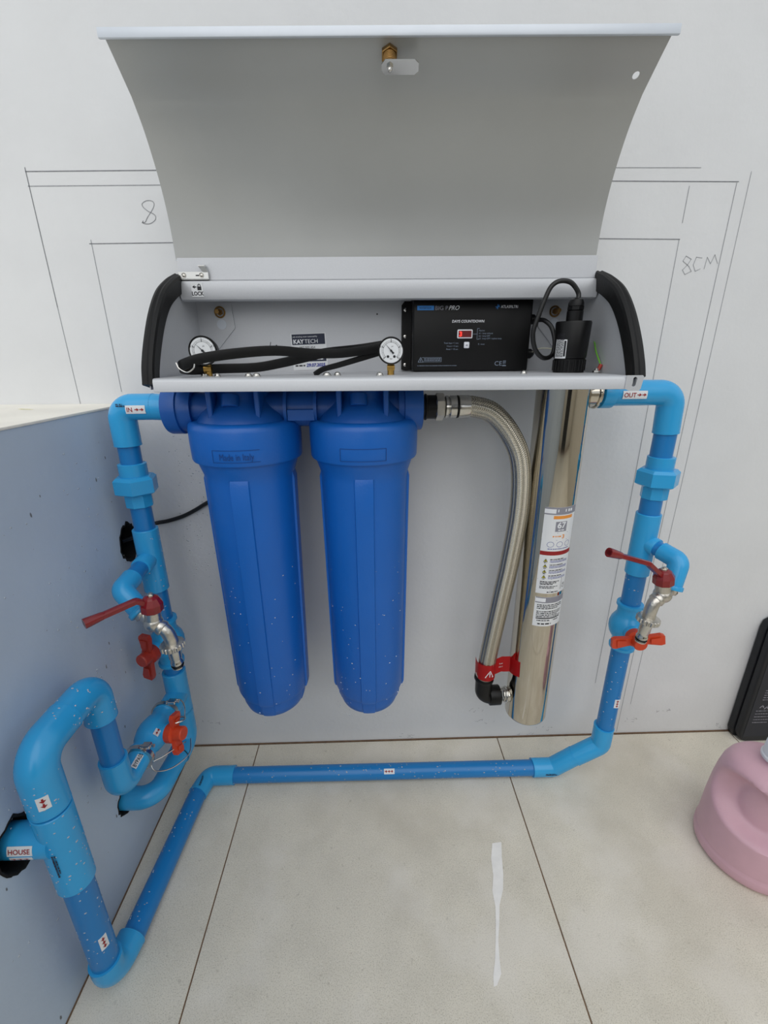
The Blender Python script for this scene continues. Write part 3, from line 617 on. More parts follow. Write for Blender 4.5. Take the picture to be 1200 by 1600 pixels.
# lower label print
build('black_print', bm, M['ink'], lab, smooth=0, recalc=False)
lab2 = sheet('lower_label', tf, xa+.001, z3, xb, z2, M['paper'], uv, .0003, nx=14)
bm = B(); patch(bm, tf, xa+.002, z2-.0125, xb, z2, .0005, nx=10); build('grey_field', bm, M['grey_print'], lab2, smooth=0, recalc=False)
bm = B(); patch(bm, tf, xa+.002, z2-.010, .014, z2-.002, .0007, nx=3); build('white_field', bm, M['white'], lab2, smooth=0, recalc=False)
bm = B()
for k in range(7): bars(bm, tf, .0, .052-.01*(k in (2, 5)), z2-.018-.0038*k-(.003 if k > 2 else 0), .0020, .0005, 80+k)
patch(bm, tf, .0, z3+.0165, .05, z3+.019, .0005, nx=6); bars(bm, tf, .002, .026, z3+.012, .002, .0005, 90); bars(bm, tf, .034, .046, z3+.012, .002, .0005, 91); bars(bm, tf, .004, .03, z3+.004, .003, .0005, 92)
build('black_print', bm, M['ink'], lab2, smooth=0, recalc=False)
# lamp cable and earth wire
bm = B(); sweep(bm, spline([uat(1.003)+LO, (0.3241, -0.1220, 1.0177), (0.3101, -0.1240, 1.0326), (0.2921, -0.1260, 1.0350), (0.2788, -0.1270, 1.0279), (0.2709, -0.1270, 1.0110), (0.2639, -0.1260, 0.9876), (0.2583, -0.1240, 0.9618), (0.2654, -0.1200, 0.9380), (0.2817, -0.1140, 0.9243), (0.2992, -0.1060, 0.9281), (0.3052, -0.0980, 0.9481), (0.3010, -0.0880, 0.9712), (0.2927, -0.0750, 0.9829), (0.2900, -0.0550, 0.9853), (.296, -.032, .987), (.290, -.028, .988)], 8), .0036, 12)
lc = build('lamp_cable', bm, M['cable'], None, loc=(.26, -.12, .93)); tag(lc, 'black cable looping from the lamp cap to the controller box', 'cable')
bm = B(); sweep(bm, spline([(.290, -.028, .931), (0.2926, -0.0500, 0.9379), (0.3008, -0.0700, 0.9396), (0.3088, -0.0900, 0.9362), (0.3216, -0.1000, 0.9230)], 6), .0011, 8)
tw = build('sensor_wire', bm, M['wirewhite'], None, loc=(.3, -.05, .93)); tag(tw, 'thin pale wire from the lower gland of the controller box', 'wire')
bm = B(); sweep(bm, spline([(0.3757, -0.0700, 0.9309), (0.3754, -0.0800, 0.9451), (0.3715, -0.0950, 0.9518), (0.3652, -0.1200, 0.9345), (0.3654, -0.1350, 0.9199), (0.3672, -0.1400, 0.9122)], 6), .0012, 8)
gw = build('earth_wire', bm, M['green'], None, loc=(.39, -.1, .9)); tag(gw, 'thin green earth wire bolted to the shelf beside the lamp cap', 'wire')
a = V((0.3671, -0.1400, 0.9132)); b_ = V((0.3623, -0.1420, 0.9046)); b_.z = .9045
bm = B(); cyl(bm, a, b_, .0032, .0026, n=12); build('red_terminal', bm, M['orange_dark'], gw)
bm = B(); hexa(bm, (b_.x-.002, b_.y, .9015), (b_.x-.002, b_.y, .905), .006); cyl(bm, (b_.x-.002, b_.y, .905), (b_.x-.002, b_.y, .908), .003); build('bolt', bm, M['chrome'], gw)

# ================================================================== FILTER HOUSINGS
FZ = .848
def housing(cx, cy, label, emboss):
    f = empty('filter_housing', (cx, cy, .2435), label, 'water filter', 'blue filter housings')
    def ribs(t, r, a):
        if t < .03 or t > .505: return r
        k = (a+math.pi/4) % (math.pi/2)-math.pi/4; k2 = (a+math.pi/8) % (math.pi/4)-math.pi/8
        if abs(k) < .19: return r+.0034
        return r
    base = [math.radians(x) for x in (0,)]
    # sump: lathe with raised vertical strips; angles sampled so that strip edges stay crisp
    angs = []
    for q in range(4):
        c = q*math.pi/2
        angs += [c-.215, c-.19, c-.07, c+.07, c+.19, c+.215]+[c+.215+(math.pi/2-.43)*k/9 for k in range(1, 9)]
    prof = [(0, .006), (.001, .030), (.006, .045), (.018, .0565), (.032, .061), (.050, .0625), (.052, .0665), (.060, .0690)]+[(.060+.445*k/8, .0690+.0058*k/8) for k in range(1, 9)]+[(.515, .0752), (.527, .079), (.541, .0835), (.545, .084)]
    bm = B(); rows = []
    for t, r in prof:
        row = []
        for a in angs:
            k = (a+math.pi/4) % (math.pi/2)-math.pi/4
            rr = r+(.0032 if abs(k) < .2 and .05 < t < .51 else (.0016 if abs(k) < .2 and .01 < t <= .05 else 0))
            row.append((cx+rr*math.sin(a), cy-rr*math.cos(a), .2435+t*.9725))
        rows.append(row)
    rings(bm, rows); build('sump', bm, M['filter'], f, smooth=28)
    bm = B(); lathe(bm, (cx, cy, .769), (0, 0, 1), [(0, .083), (.001, .0885), (.004, .0898), (.030, .0905), (.052, .0905), (.058, .0892), (.062, .086), (.0635, .078)], 96); cr = build('collar', bm, M['filter'], f, smooth=50)
    cf = lambda x, y, h=0: V((cx+(.0906+h)*math.sin(x/.0905+emboss[0]), cy-(.0906+h)*math.cos(x/.0905+emboss[0]), y))
    # moulded frame with raised letters
    bm = B(); stroke(bm, cf, [(-.036, .777), (-.036, .796)], .0008, .0004)
    for y in (.777, .796) if not emboss[1] else (.796, .7775): stroke(bm, cf, [(-.036+.072*k/10, y) for k in range(11)], .0008, .0004)
    if emboss[1]: letters(bm, cf, emboss[1], .0145, .001, .7812, .0009, .0, ax='CENTER', sx=.70)
    else: stroke(bm, cf, [(.036, .777), (.036, .796)], .0008, .0004)
    build('moulded_mark', bm, M['emboss'], cr, smooth=0, recalc=False)
    bm = B(); lathe(bm, (cx, cy, .822), (0, 0, 1), [(0, .084), (.004, .0775), (.012, .074), (.022, .067), (.032, .056), (.040, .048), (.046, .045), (.076, .045)], 64)
    hd = build('head', bm, M['head'], f, smooth=50)
    bm = B()
    cyl(bm, (cx-.080, cy, FZ), (cx+.080, cy, FZ), .027, n=32); build('head_port', bm, M['head'], f, smooth=40)
    for s in (-1, 1): bm = B(); box(bm, (cx+s*.036-.004, cy-.058, .835), (cx+s*.036+.004, cy+.02, .898), .0015, 1); build('head_rib', bm, M['head'], f, smooth=40)
    bm = B(); lathe(bm, (cx-.006, cy-.045, .872), (0, -.35, -.94), [(0, .0135), (.016, .0135), (.0175, .012)], 28); build('vent_plug', bm, M['head'], f)
    bm = B(); hexa(bm, (cx-.006, cy-.012, .2450), (cx-.006, cy-.012, .237), .0095); build('drain_plug', bm, M['black'], f)
    return f
F1 = housing(-.210, -.122, 'left deep blue filter housing, moulded Made in Italy on its collar', (.05, 'Made in Italy'))
F2 = housing(-.0135, -.122, 'right deep blue filter housing, blank moulded frame on its collar', (.0, None))
# end collars and the coupling between the heads
bm = B(); lathe(bm, (-.332, -.122, FZ), (1, 0, 0), [(0, .034), (.001, .038), (.004, .0395), (.024, .0395), (.025, .036), (.045, .034)], 40); build('inlet_collar', bm, M['head'], F1)
bm = B(); lathe(bm, (.084, -.122, FZ), (-1, 0, 0), [(0, .034), (.001, .036), (.003, .037), (.030, .037), (.031, .034), (.040, .034)], 40); build('outlet_collar', bm, M['head'], F2)
bm = B(); cyl(bm, (-.136, -.122, FZ), (-.088, -.122, FZ), .029, n=32); box(bm, (-.1335, -.158, .832), (-.090, -.09, .850), .001, 1)
for x in (-.137, -.0895): cyl(bm, (x-.0025, -.122, FZ), (x+.0025, -.122, FZ), .036, n=36)
cpl = build('filter_coupling', bm, M['head'], None, loc=(-.112, -.122, FZ)); tag(cpl, 'short ribbed blue coupling joining the two filter heads', 'coupling')

# ================================================================== BRAIDED HOSE
hose = empty('braided_hose', (.24, -.12, .24), 'braided steel hose curving from the right filter down to the polished tube', 'hose')
HR = .0170
hp = spline([(.150, -.122, FZ), (.172, -.1225, .8475), (0.2032, -0.1250, 0.8368), (0.2346, -0.1280, 0.8027), (0.2562, -0.1300, 0.7541), (0.2636, -0.1280, 0.6738), (0.2579, -0.1240, 0.5709), (0.2477, -0.1200, 0.4723), (0.2372, -0.1140, 0.3634), (0.2323, -0.1100, 0.2960)], 16)
bm = B(); sweep(bm, hp, HR-.0016, 24); core = build('hose_core', bm, M['rubber'], hose)
# woven strands: two families of flat ribbons passing over and under
Ls = [0]
for a, b in zip(hp, hp[1:]): Ls.append(Ls[-1]+(b-a).length)
Tt = []
for i in range(len(hp)): Tt.append((hp[min(i+1, len(hp)-1)]-hp[max(i-1, 0)]).normalized())
fr = []; d0, u0, v0 = frame(Tt[0], (0, -1, 0))
for i in range(len(hp)):
    if i: u0 = Tt[i-1].rotation_difference(Tt[i]) @ u0; u0 = (u0-Tt[i]*u0.dot(Tt[i])).normalized()
    fr.append((hp[i], Tt[i], u0.copy(), Tt[i].cross(u0)))
def hat(s):
    import bisect
    i = min(max(bisect.bisect(Ls, s)-1, 0), len(hp)-2); t = (s-Ls[i])/max(1e-9, Ls[i+1]-Ls[i])
    a, b = fr[i], fr[i+1]; return a[0].lerp(b[0], t), a[1].lerp(b[1], t).normalized(), a[2].lerp(b[2], t).normalized(), a[3].lerp(b[3], t).normalized()
NC, dz = 14, .0033
bm = B(); Ltot = Ls[-1]; colw = 2*math.pi*HR/NC
for q in range(NC):
    sg = 1 if q % 2 else -1
    for k in range(int(Ltot/dz)-1):
        s0 = (k+1)*dz; cross = []
        for t in (-1, -.5, 0, .5, 1):                       # along the slanted wire bundle
            p, t_, u_, v_ = hat(min(max(s0+t*colw*.36*1.0, 0), Ltot)); th = 2*math.pi*(q+.5+sg*t*.54)/NC
            rad = u_*math.cos(th)+v_*math.sin(th); tan = -u_*math.sin(th)+v_*math.cos(th)
            dr = (tan*sg*.83+t_*.56).normalized(); side = rad.cross(dr); lift = .0011*(1-t*t)
            cross.append([bm.verts.new(p+rad*(HR-.0014+lift)-side*.00135), bm.verts.new(p+rad*(HR-.0004+lift)), bm.verts.new(p+rad*(HR-.0014+lift)+side*.00135)])
        for a, b in zip(cross, cross[1:]):
            bm.faces.new((a[0], a[1], b[1], b[0])); bm.faces.new((a[1], a[2], b[2], b[1]))
build('wire_braid', bm, M['braid'], hose, smooth=80, recalc=False, kind='stuff')
bm = B(); cyl(bm, (.0825, -.122, FZ), (.108, -.122, FZ), .0195, n=28); torus(bm, (.090, -.122, FZ), (1, 0, 0), .0195, .0022); build('threaded_nipple', bm, M['black'], hose)
bm = B(); hexa(bm, (.106, -.122, FZ), (.121, -.122, FZ), .0225); build('hose_nut', bm, M['nickel'], hose)
bm = B(); lathe(bm, (.121, -.122, FZ), (1, 0, 0), [(0, .014), (.002, .018), (.006, .0185), (.008, .0165), (.010, .0185), (.020, .0185), (.0215, .0165), (.0225, .0165), (.024, .0188), (.041, .0188), (.043, .0178)], 36); build('ferrule', bm, M['chrome'], hose)
bm = B(); torus(bm, (.1432, -.122, FZ), (1, 0, 0), .0175, .0014); build('seal_ring', bm, M['black'], hose)
he = hp[-1]; hd_ = Tt[-1]
bm = B(); lathe(bm, he-hd_*.004, hd_, [(0, .0178), (.002, .0188), (.012, .0188), (.013, .0175), (.016, .0175), (.024, .0168)], 32); build('ferrule', bm, M['nickel'], hose)
ek = V((he.x+.001, -.106, .231))
bm = B(); sweep(bm, fillet([he+hd_*.014, ek, (.268, -.105, .231)], .017), .0178, 28); cyl(bm, he+hd_*.012, he+hd_*.019, .0205, n=28, bev=.001); cyl(bm, (ek.x+.012, -.106, .231), (.269, -.105, .231), .0212, n=28, bev=.001)
build('black_elbow', bm, M['black'], hose)
# red warning tag round the hose and the tube
tg0 = hp[-1]-hd_*.012
bm = B(); n = 20; rt = HR+.0022
f0 = roll(tg0, -hd_, (-.25, -1, 0), rt)
pts = []
for k in range(13): a = math.radians(-95+190*k/12); pts.append(V((tg0.x+rt*math.sin(a)*1.02, tg0.y-rt*math.cos(a), 0)))
path = [V((tg0.x-rt, tg0.y+.012, 0))]+pts+[V((tg0.x+rt+.010, tg0.y+.006, 0)), V((.269, -.103, 0)), V((.2745, -.106, 0))]
for k in range(5): a = math.radians(-88+10*k); c = uat(.30); pts = V((c.x+(UR+.0006)*math.sin(a), c.y-(UR+.0006)*math.cos(a), 0)); path.append(pts)
lo, hi = [], []
for k, p in enumerate(path):
    t = k/(len(path)-1); tilt = .0 if t < .65 else (t-.65)*.04
    lo.append((p.x, p.y, tg0.z-.020+tilt)); hi.append((p.x-.001, p.y, tg0.z+.019+tilt))
va = [bm.verts.new(p) for p in lo]; vb = [bm.verts.new(p) for p in hi]
for k in range(len(path)-1): bm.faces.new((va[k], va[k+1], vb[k+1], vb[k]))
bmesh.ops.solidify(bm, geom=list(bm.faces), thickness=.0003)
rtag = build('warning_tag', bm, M['redtag'], None, smooth=60, loc=tg0); tag(rtag, 'red warning tag wrapped round the lower end of the braided hose', 'tag')
wf = roll((tg0.x, tg0.y, tg0.z), (0, 0, 1), (.12, -1, 0), rt+.0004)
bm = B(); stroke(bm, wf, [(-.008, -.010), (.009, -.010), (.0015, .006)], .0014, .0005, True); stroke(bm, wf, [(.001, .001), (.001, -.0045)], .0018, .0005); stroke(bm, wf, [(.001, -.0065), (.001, -.008)], .0018, .0005); build('triangle_symbol', bm, M['white'], rtag, smooth=0, recalc=False)
tpf = plane((tg0.x+rt+.010, tg0.y+.0055, tg0.z), (.269-(tg0.x+rt+.010), -.109-tg0.y-.0, 0), (0, 0, 1))
bm = B(); letters(bm, tpf, 'Pay attention', .0052, -.001, .0035, .001, sx=.50, shear=.2); letters(bm, tpf, 'before removing', .0052, -.001, -.0045, .001, sx=.44, shear=.2); build('tag_print', bm, M['white'], rtag, smooth=0, recalc=False)

# ================================================================== BLUE PIPEWORK
def pipe(parent, a, b, r, m='pvc_pipe', name='pipe'):
    bm = B(); cyl(bm, a, b, r, n=36); return build(name, bm, M[m], parent)
def elbow(parent, a, c, b, r, R=None, name='elbow'):
    a, c, b = V(a), V(c), V(b); R = R or r*1.15
    bm = B(); P = fillet([a, c, b], R, 12); sweep(bm, P, r, 36)
    for e, o in ((a, c), (b, c)):
        d = (o-e).normalized(); cyl(bm, e-d*.0006, e+d*.0012, r*1.012, n=36)
    return build(name, bm, M['pvc'], parent, smooth=40)
def arrows(parent, fn, n=2, L=.016, H=.008, vertical=False, m=None):
    s = sheet('arrow_sticker', fn, -L/2, -H/2, L/2, H/2, M['paper'], parent, .0005, nx=2, ny=4)
    bm = B(); w_ = L/(n+.6)
    for k in range(n): arrow(bm, fn, -L/2+.25*w_+k*w_, 0, w_*.9, H*.55, .001)
    build('arrow_print', bm, M['redink'], s, smooth=0, recalc=False)
def tsticker(parent, fn, s, L, H, size, narr=0):
    st = sheet('text_sticker', fn, -L/2, -H/2, L/2, H/2, M['paper'], parent, .0005, nx=2, ny=6)
    bm = B(); letters(bm, fn, s, size, -L/2+.0015, -size*.36, .001, .00012)
    for k in range(narr): arrow(bm, fn, L/2-.0165+k*.0078, 0, .007, .005, .001)
    build('sticker_print', bm, M['redink'], st, smooth=0, recalc=False)
RX, RY, R1, R2 = .5085, -.12, .0180, .0208
outp = empty('outlet_pipe', (RX, RY, .15), 'blue outlet pipe descending at the right and running along the floor to the HOUSE branch', 'pipe')
elbow(outp, (.389, RY-.003, .868), (RX-.004, RY-.001, .868), (RX, RY, .801), R2)
bm = B(); cyl(bm, (.380, RY-.003, .868), (.400, RY-.003, .868), .0245, n=36, bev=.001); build('socket_collar', bm, M['pvc'], outp)
pipe(outp, (RX, RY, .145), (RX, RY, .81), R1)
def union(parent, x, z, w=1):
    bm = B(); lathe(bm, (x, RY, z+.012), (0, 0, 1), [(0, .0225), (.024, .0225), (.025, .0205)], 8 if w < 0 else 36); a = build('union_collar', bm, M['pvc'], parent)
    bm = B(); lathe(bm, (x, RY, z-.040), (0, 0, 1), [(0, .0212), (.001, .0225), (.032, .0225)], 8); build('union_tail', bm, M['pvc'], parent, smooth=20)
    bm = B(); lathe(bm, (x, RY, z-.016), (0, 0, 1), [(0, .0300), (.003, .0355), (.026, .0355), (.031, .0300), (.0315, .024)], 6, phase=.25)
    m2 = build('union_nut', bm, M['pvc'], parent, smooth=20)
union(outp, RX+.002, .722)
def tee(parent, x, y, z0, z1, bz, bd, bl, r, rb, mat_='pvc'):
    bm = B(); lathe(bm, (x, y, z0), (0, 0, 1), [(0, r-.001), (.001, r), (z1-z0-.001, r), (z1-z0, r-.001)], 36)
    bd = V(bd).normalized(); cyl(bm, (x, y, bz), V((x, y, bz))+bd*bl, rb, n=32, bev=.001); return build('tee', bm, M[mat_], parent)
def tapline(parent, tx, tz, knee, sock, r=.0150, short=.05):
    t0 = V((tx, RY, tz)); knee = V(knee); sock = V(sock); d = (knee-t0).normalized(); d2 = (sock-knee).normalized()
    tee(parent, tx, RY, tz-.068, tz+.055, tz, d, short, .0215, r+.0018)
    pipe(parent, t0+d*(short-.006), knee-d*.02, r-.0012)
    elbow(parent, knee-d*.034, knee, sock, r+.0015, R=.013, name='tap_elbow')
    bm = B(); cyl(bm, sock-d2*.006, sock+d2*.002, r+.004, n=32, bev=.001); build('socket_collar', bm, M['pvc'], parent)
tapline(outp, RX, .598, (0.5372, -0.1850, 0.5855), (0.5246, -0.1950, 0.5393), short=.028)
FL = .0195
elbow(outp, (RX-.002, RY, .150), (RX-.002, RY, .098), (.455, -.115, .058), R2, R=.02)
elbow(outp, (.455, -.115, .060), (.410, -.110, .0205), (.362, -.110, .0205), .0203, R=.018)
pipe(outp, (.37, -.110, .0200), (-.345, -.106, .0200), .0172)
LX = -.400
elbow(outp, (-.328, -.106, .0205), (-.386, -.106, .0205), (-.3965, -.150, .0205), .0203, R=.018)
pipe(outp, (-.396, -.145, .0205), (-.4115, -.425, .0205), .0186)
FX, FY = -.4185, -.452; BZ = .270
elbow(outp, (-.4108, -.405, .023), (FX+.001, FY, .0232), (FX, FY, .066), .0225, R=.026)
pipe(outp, (FX, FY, .05), (FX, FY, .27), .0192)
# house tee
bm = B(); lathe(bm, (FX, FY, .248), (0, 0, 1), [(0, .0222), (.001, .0232), (.137, .0232), (.138, .0222)], 40); cyl(bm, (FX, FY-.006, .338), (-.490, FY-.006, .338), .0215, n=36); build('house_tee', bm, M['pvc'], outp)
bm = B(); cyl(bm, (FX, FY, .384), (FX, FY, .392), .0195, n=36); build('pipe', bm, M['pvc_pipe'], outp)
elbow(outp, (FX, FY, .391), (FX, FY, .474), (FX, -.392, .474), .0232, R=.030)
elbow(outp, (FX, -.3905, .474), (FX, -.330, .474), (FX, -.330, .413), .0222, R=.028)
pipe(outp, (FX, -.330, .43), (FX, -.330, .32), .0168)
elbow(outp, (FX, -.330, .329), (FX, -.330, BZ-.004), (FX+.001, -.304, BZ-.003), .0205, R=.023)
bm = B(); cyl(bm, (FX+.001, -.305, BZ-.003), (-.415, -.272, BZ), .0200, n=36); build('socket', bm, M['pvc'], outp)
# inlet
IX = -.411
inp = empty('inlet_pipe', (IX, RY, .15), 'blue inlet pipe rising in the left corner from the low wall to the left filter', 'pipe')
elbow(inp, (-.3555, -.121, .8525), (IX, RY, .8525), (IX, RY, .790), R2+.0004, R=.022)
bm = B(); cyl(bm, (-.3560, -.121, .8525), (-.325, -.122, .8505), .0212, n=36); build('adaptor', bm, M['pvc'], inp)
bm = B(); torus(bm, (-.3557, -.121, .8525), (1, 0, 0), .0202, .0012); build('glue_joint', bm, M['black'], inp)
pipe(inp, (IX, RY, .19), (IX, RY, .80), .0172)
union(inp, IX, .722)
tapline(inp, IX, .584, (-0.4108, -0.2250, 0.5723), (-0.3789, -0.2380, 0.5389), short=.040)
tee(inp, IX, RY, .226, .328, BZ, (0, -1, 0), .050, .0222, .0215)
elbow(inp, (IX, RY, .230), (IX, RY, .150), (IX, -.165, .150), .0222, R=.026)
elbow(inp, (IX, -.168, .150), (IX-.004, -.262, .155), (-.49, -.262, .158), .0198, R=.032, name='supply_elbow')
bm = B(); torus(bm, (IX, -.1665, .150), (0, 1, 0), .0201, .0006); build('glue_joint', bm, M['black'], inp)

# ---- stickers on the pipes
tsticker(inp, turned(roll((-.392, -.121, .8495), (-1, 0, 0), (0, -1, -.0), R2+.0006), math.pi/2) if 0 else (lambda x, y, h=0: V((-.3765+x, -.121-(R2+.0006+h)*math.cos(y/R2), .8505+(R2+.0006+h)*math.sin(y/R2)))), 'IN', .031, .0125, .0095, 2)
tsticker(outp, lambda x, y, h=0: V((.429+x, RY-.003-(R2+.0003+h)*math.cos(y/R2), .8665+(R2+.0003+h)*math.sin(y/R2))), 'OUT', .040, .0125, .0095, 2)
arrows(outp, lambda x, y, h=0: V((RX+.004+y, RY-(R1+.0003+h)*math.cos(y/R1), .228-x)), 3, .022, .011)
arrows(outp, lambda x, y, h=0: V((.028+x, -.108-(.0173+h)*math.cos((y)/.0173+.85), .020+(.0173+h)*math.sin((y)/.0173+.85))), 3, .024, .011)
arrows(outp, lambda x, y, h=0: V((FX+(.0193+h)*math.cos(y/.0193-.55), FY+(.0193+h)*math.sin(y/.0193-.55), .125-x)), 3, .026, .011)
arrows(outp, lambda x, y, h=0: V((FX+(.0233+h)*math.cos(y/.0233-1.0), FY+(.0233+h)*math.sin(y/.0233-1.0), .418-x)), 2, .020, .013)
# HOUSE label on the branch
hs = lambda x, y, h=0: V((-.450+x, FY-.006-(.0216+h)*math.cos(y/.0216+.30), .338+(.0216+h)*math.sin(y/.0216+.30)))
tsticker(outp, lambda x, y, h=0: hs(x, y+.001, h), 'HOUSE', .031, .0125, .0085, 0)
arrows(outp, lambda x, y, h=0: hs(x, y-.0105, h), 3, .028, .005)
# smudged maker's stamp marks
def stamp(parent, fn, L=.02, seed=0):
    bm = B(); bars(bm, fn, -L/2, L/2, 0, .0022, .0006, seed, 1.5); bars(bm, fn, -L/2, L/3, .003, .0016, .0006, seed+1, .6); build('stamp_mark', bm, M['navy'], parent, smooth=0, recalc=False)
stamp(outp, lambda x, y, h=0: V((.40+x, -.110-(.0204+h)*math.cos(y/.02-.1), .0205+(.0204+h)*math.sin(y/.02-.1))), .026, 1)
stamp(inp, lambda x, y, h=0: V((-.399+x, -.121-(R2+.0008+h), .855+y)), .014, 5)
stamp(outp, lambda x, y, h=0: V((FX+(.0234+h)*math.cos(y/.0234-1.5), FY+(.0234+h)*math.sin(y/.0234-1.5), .31-x)), .04, 8)
stamp(outp, lambda x, y, h=0: V((-.3925+(y*.9), -.135+x, .0205+.0205+h)), .024, 11)

# ---- ball valves
def valve(name_label, c, axis, hdir, wing, r=.020, Lh=.052, mo='orange', pr=.018, wl=.047, bulge=1, stub=.020):
    c = V(c); axis = V(axis).normalized(); hdir = V(hdir).normalized(); wing = V(wing).normalized(); third = wing.cross(hdir)
    v = empty('ball_valve', c, name_label, 'valve', 'blue ball valves')
    bm = B(); lathe(bm, c-axis*Lh, axis, [(0, pr+.002), (.0005, pr+.0075), (.006, pr+.0078), (.0075, pr+.0045), (.022, pr+.0045), (.028, pr+.008), (.036, pr+.0125*bulge), (.046, pr+.0150*bulge), (.056, pr+.0150*bulge), (.066, pr+.0125*bulge), (.074, pr+.008), (.080, pr+.0045), (.0965, pr+.0045), (.098, pr+.0078), (.1035, pr+.0075), (.104, pr+.002)], 48)
    cyl(bm, c, c+hdir*(pr+stub), .0165, n=28, bev=.001); build('body', bm, M['pvc'], v, smooth=45)
    h0 = c+hdir*(pr+stub-.0005); bm = B(); lathe(bm, h0, hdir, [(0, .0165), (.002, .0172), (.012, .0172), (.014, .0125), (.030, .0125), (.032, .011)], 32)
    bm2 = B()
    for s in (-1, 1):
        w = wing*s; ft = [(0.006, -.008), (.020, -.0085), (wl-.006, -.0115), (wl, -.009), (wl+.001, .009), (wl-.006, .0115), (.020, .0085), (.006, .008)]
        base = h0+hdir*.009
        prism(bm, [base+w*a+third*b+hdir*(.004*a/wl) for a, b in ft], hdir*.0085)
        prism(bm, [base+hdir*.0125+w*a+third*b for a, b in ((.022, -.005), (wl-.008, -.007), (wl-.008, .007), (.022, .005))], hdir*.0015)
    bm2.free(); build('handle', bm, M[mo], v, smooth=30)
    return v
vr = valve('ball valve on the right pipe, orange handle turned crosswise', (RX, RY, .412), (0, 0, 1), (-.12, -1, 0), (1, -.12, .16), pr=.0165)
vl = valve('ball valve on the left pipe under the tap, brick red handle upright', (IX, RY, .40), (0, 0, 1), (-.32, -1, 0), (.08, 0, 1), mo='orange_dark', pr=.0165)
vb = valve('ball valve marked BYPASS on the low pipe by the left wall, orange handle wired fast', (-.415, -.222, BZ), (0, 1, 0), (1, -.15, .1), (-.1, .35, 1), pr=.0165, wl=.036, bulge=.8, stub=.014)
# bypass labels, clamps and the locking wire
bf = lambda x, y, h=0: V((-.416+(.0204+h)*math.sin(y/.0204+.55), -.2925+x, BZ-.002+(.0204+h)*math.cos(y/.0204+.55)))
st = sheet('text_sticker', lambda x, y, h=0: bf(x, -y, h), -.017, -.005, .017, .005, M['paper'], vb, .0005, nx=2, ny=5)
bm = B(); letters(bm, lambda x, y, h=0: bf(x, -y, h), 'BYPASS', .0085, -.0155, -.0032, .001, .0001, sx=.93); build('sticker_print', bm, M['ink'], st, smooth=0, recalc=False)
st = sheet('arrow_sticker', lambda x, y, h=0: V((-.415+(.0265+h)*math.sin(y/.0265+.75), -.235+x, BZ+(.0265+h)*math.cos(y/.0265+.75))), -.012, -.005, .003, .005, M['paper'], vb, .0008, nx=2, ny=4)
bm = B()
for k in range(2): arrow(bm, lambda x, y, h=0: V((-.415+(.0277+h)*math.sin(y/.0265+.75), -.235+x, BZ+(.0277+h)*math.cos(y/.0265+.75))), -.011+.0065*k, 0, .006, .005, .0008)
build('arrow_print', bm, M['redink'], st, smooth=0, recalc=False)
def clamp(y, label):
    bm = B(); lathe(bm, (-.415, y-.004, BZ), (0, 1, 0), [(0, .0205), (0, .0252), (.008, .0252), (.008, .0205)], 40)
    box(bm, (-.404, y-.006, .2935), (-.390, y+.006, .300), .001, 1); cyl(bm, (-.408, y, .2965), (-.384, y, .2965), .0028, n=12)
    o = build('hose_clamp', bm, M['chrome'], None, loc=(-.415, y, BZ)); tag(o, label, 'clamp', 'clamps on the bypass valve')
clamp(-.276, 'steel hose clamp beside the BYPASS sticker, nearer the camera'); clamp(-.173, 'steel hose clamp behind the wired orange handle, nearer the corner')
hc = V((-.415, -.205, BZ))
bm = B(); c0 = hc+V((.045, -.008, .010))
loop = [(-0.3836, -0.2250, 0.2517), (-.352, -.236, .236), (-.375, -.262, .236), (-.392, -.266, .250), (-.395, -.250, .262), (-.372, -.235, .262), (-.352, -.220, .262), (-.343, -.205, .262)]
sweep(bm, spline([(-.358, -.205, .236), (-.352, -.232, .228), (-.368, -.262, .230), (-.388, -.280, .242), (-.396, -.276, .256), (-.382, -.262, .256), (-.366, -.238, .252), (-.360, -.222, .246)], 8), .0012, 8)
torus(bm, (-.3705, -.214, .291), (-.1, .35, 1), .0125, .0018)
sweep(bm, spline([(-.360, -.208, .290), (-.366, -.190, .300), (-.380, -.174, .302), (-.392, -.171, .297)], 6), .0012, 8)
lw = build('locking_wire', bm, M['chrome'], None, loc=hc+V((.05, 0, 0))); tag(lw, 'twisted steel wire tying the orange bypass handle to its clamp', 'wire')

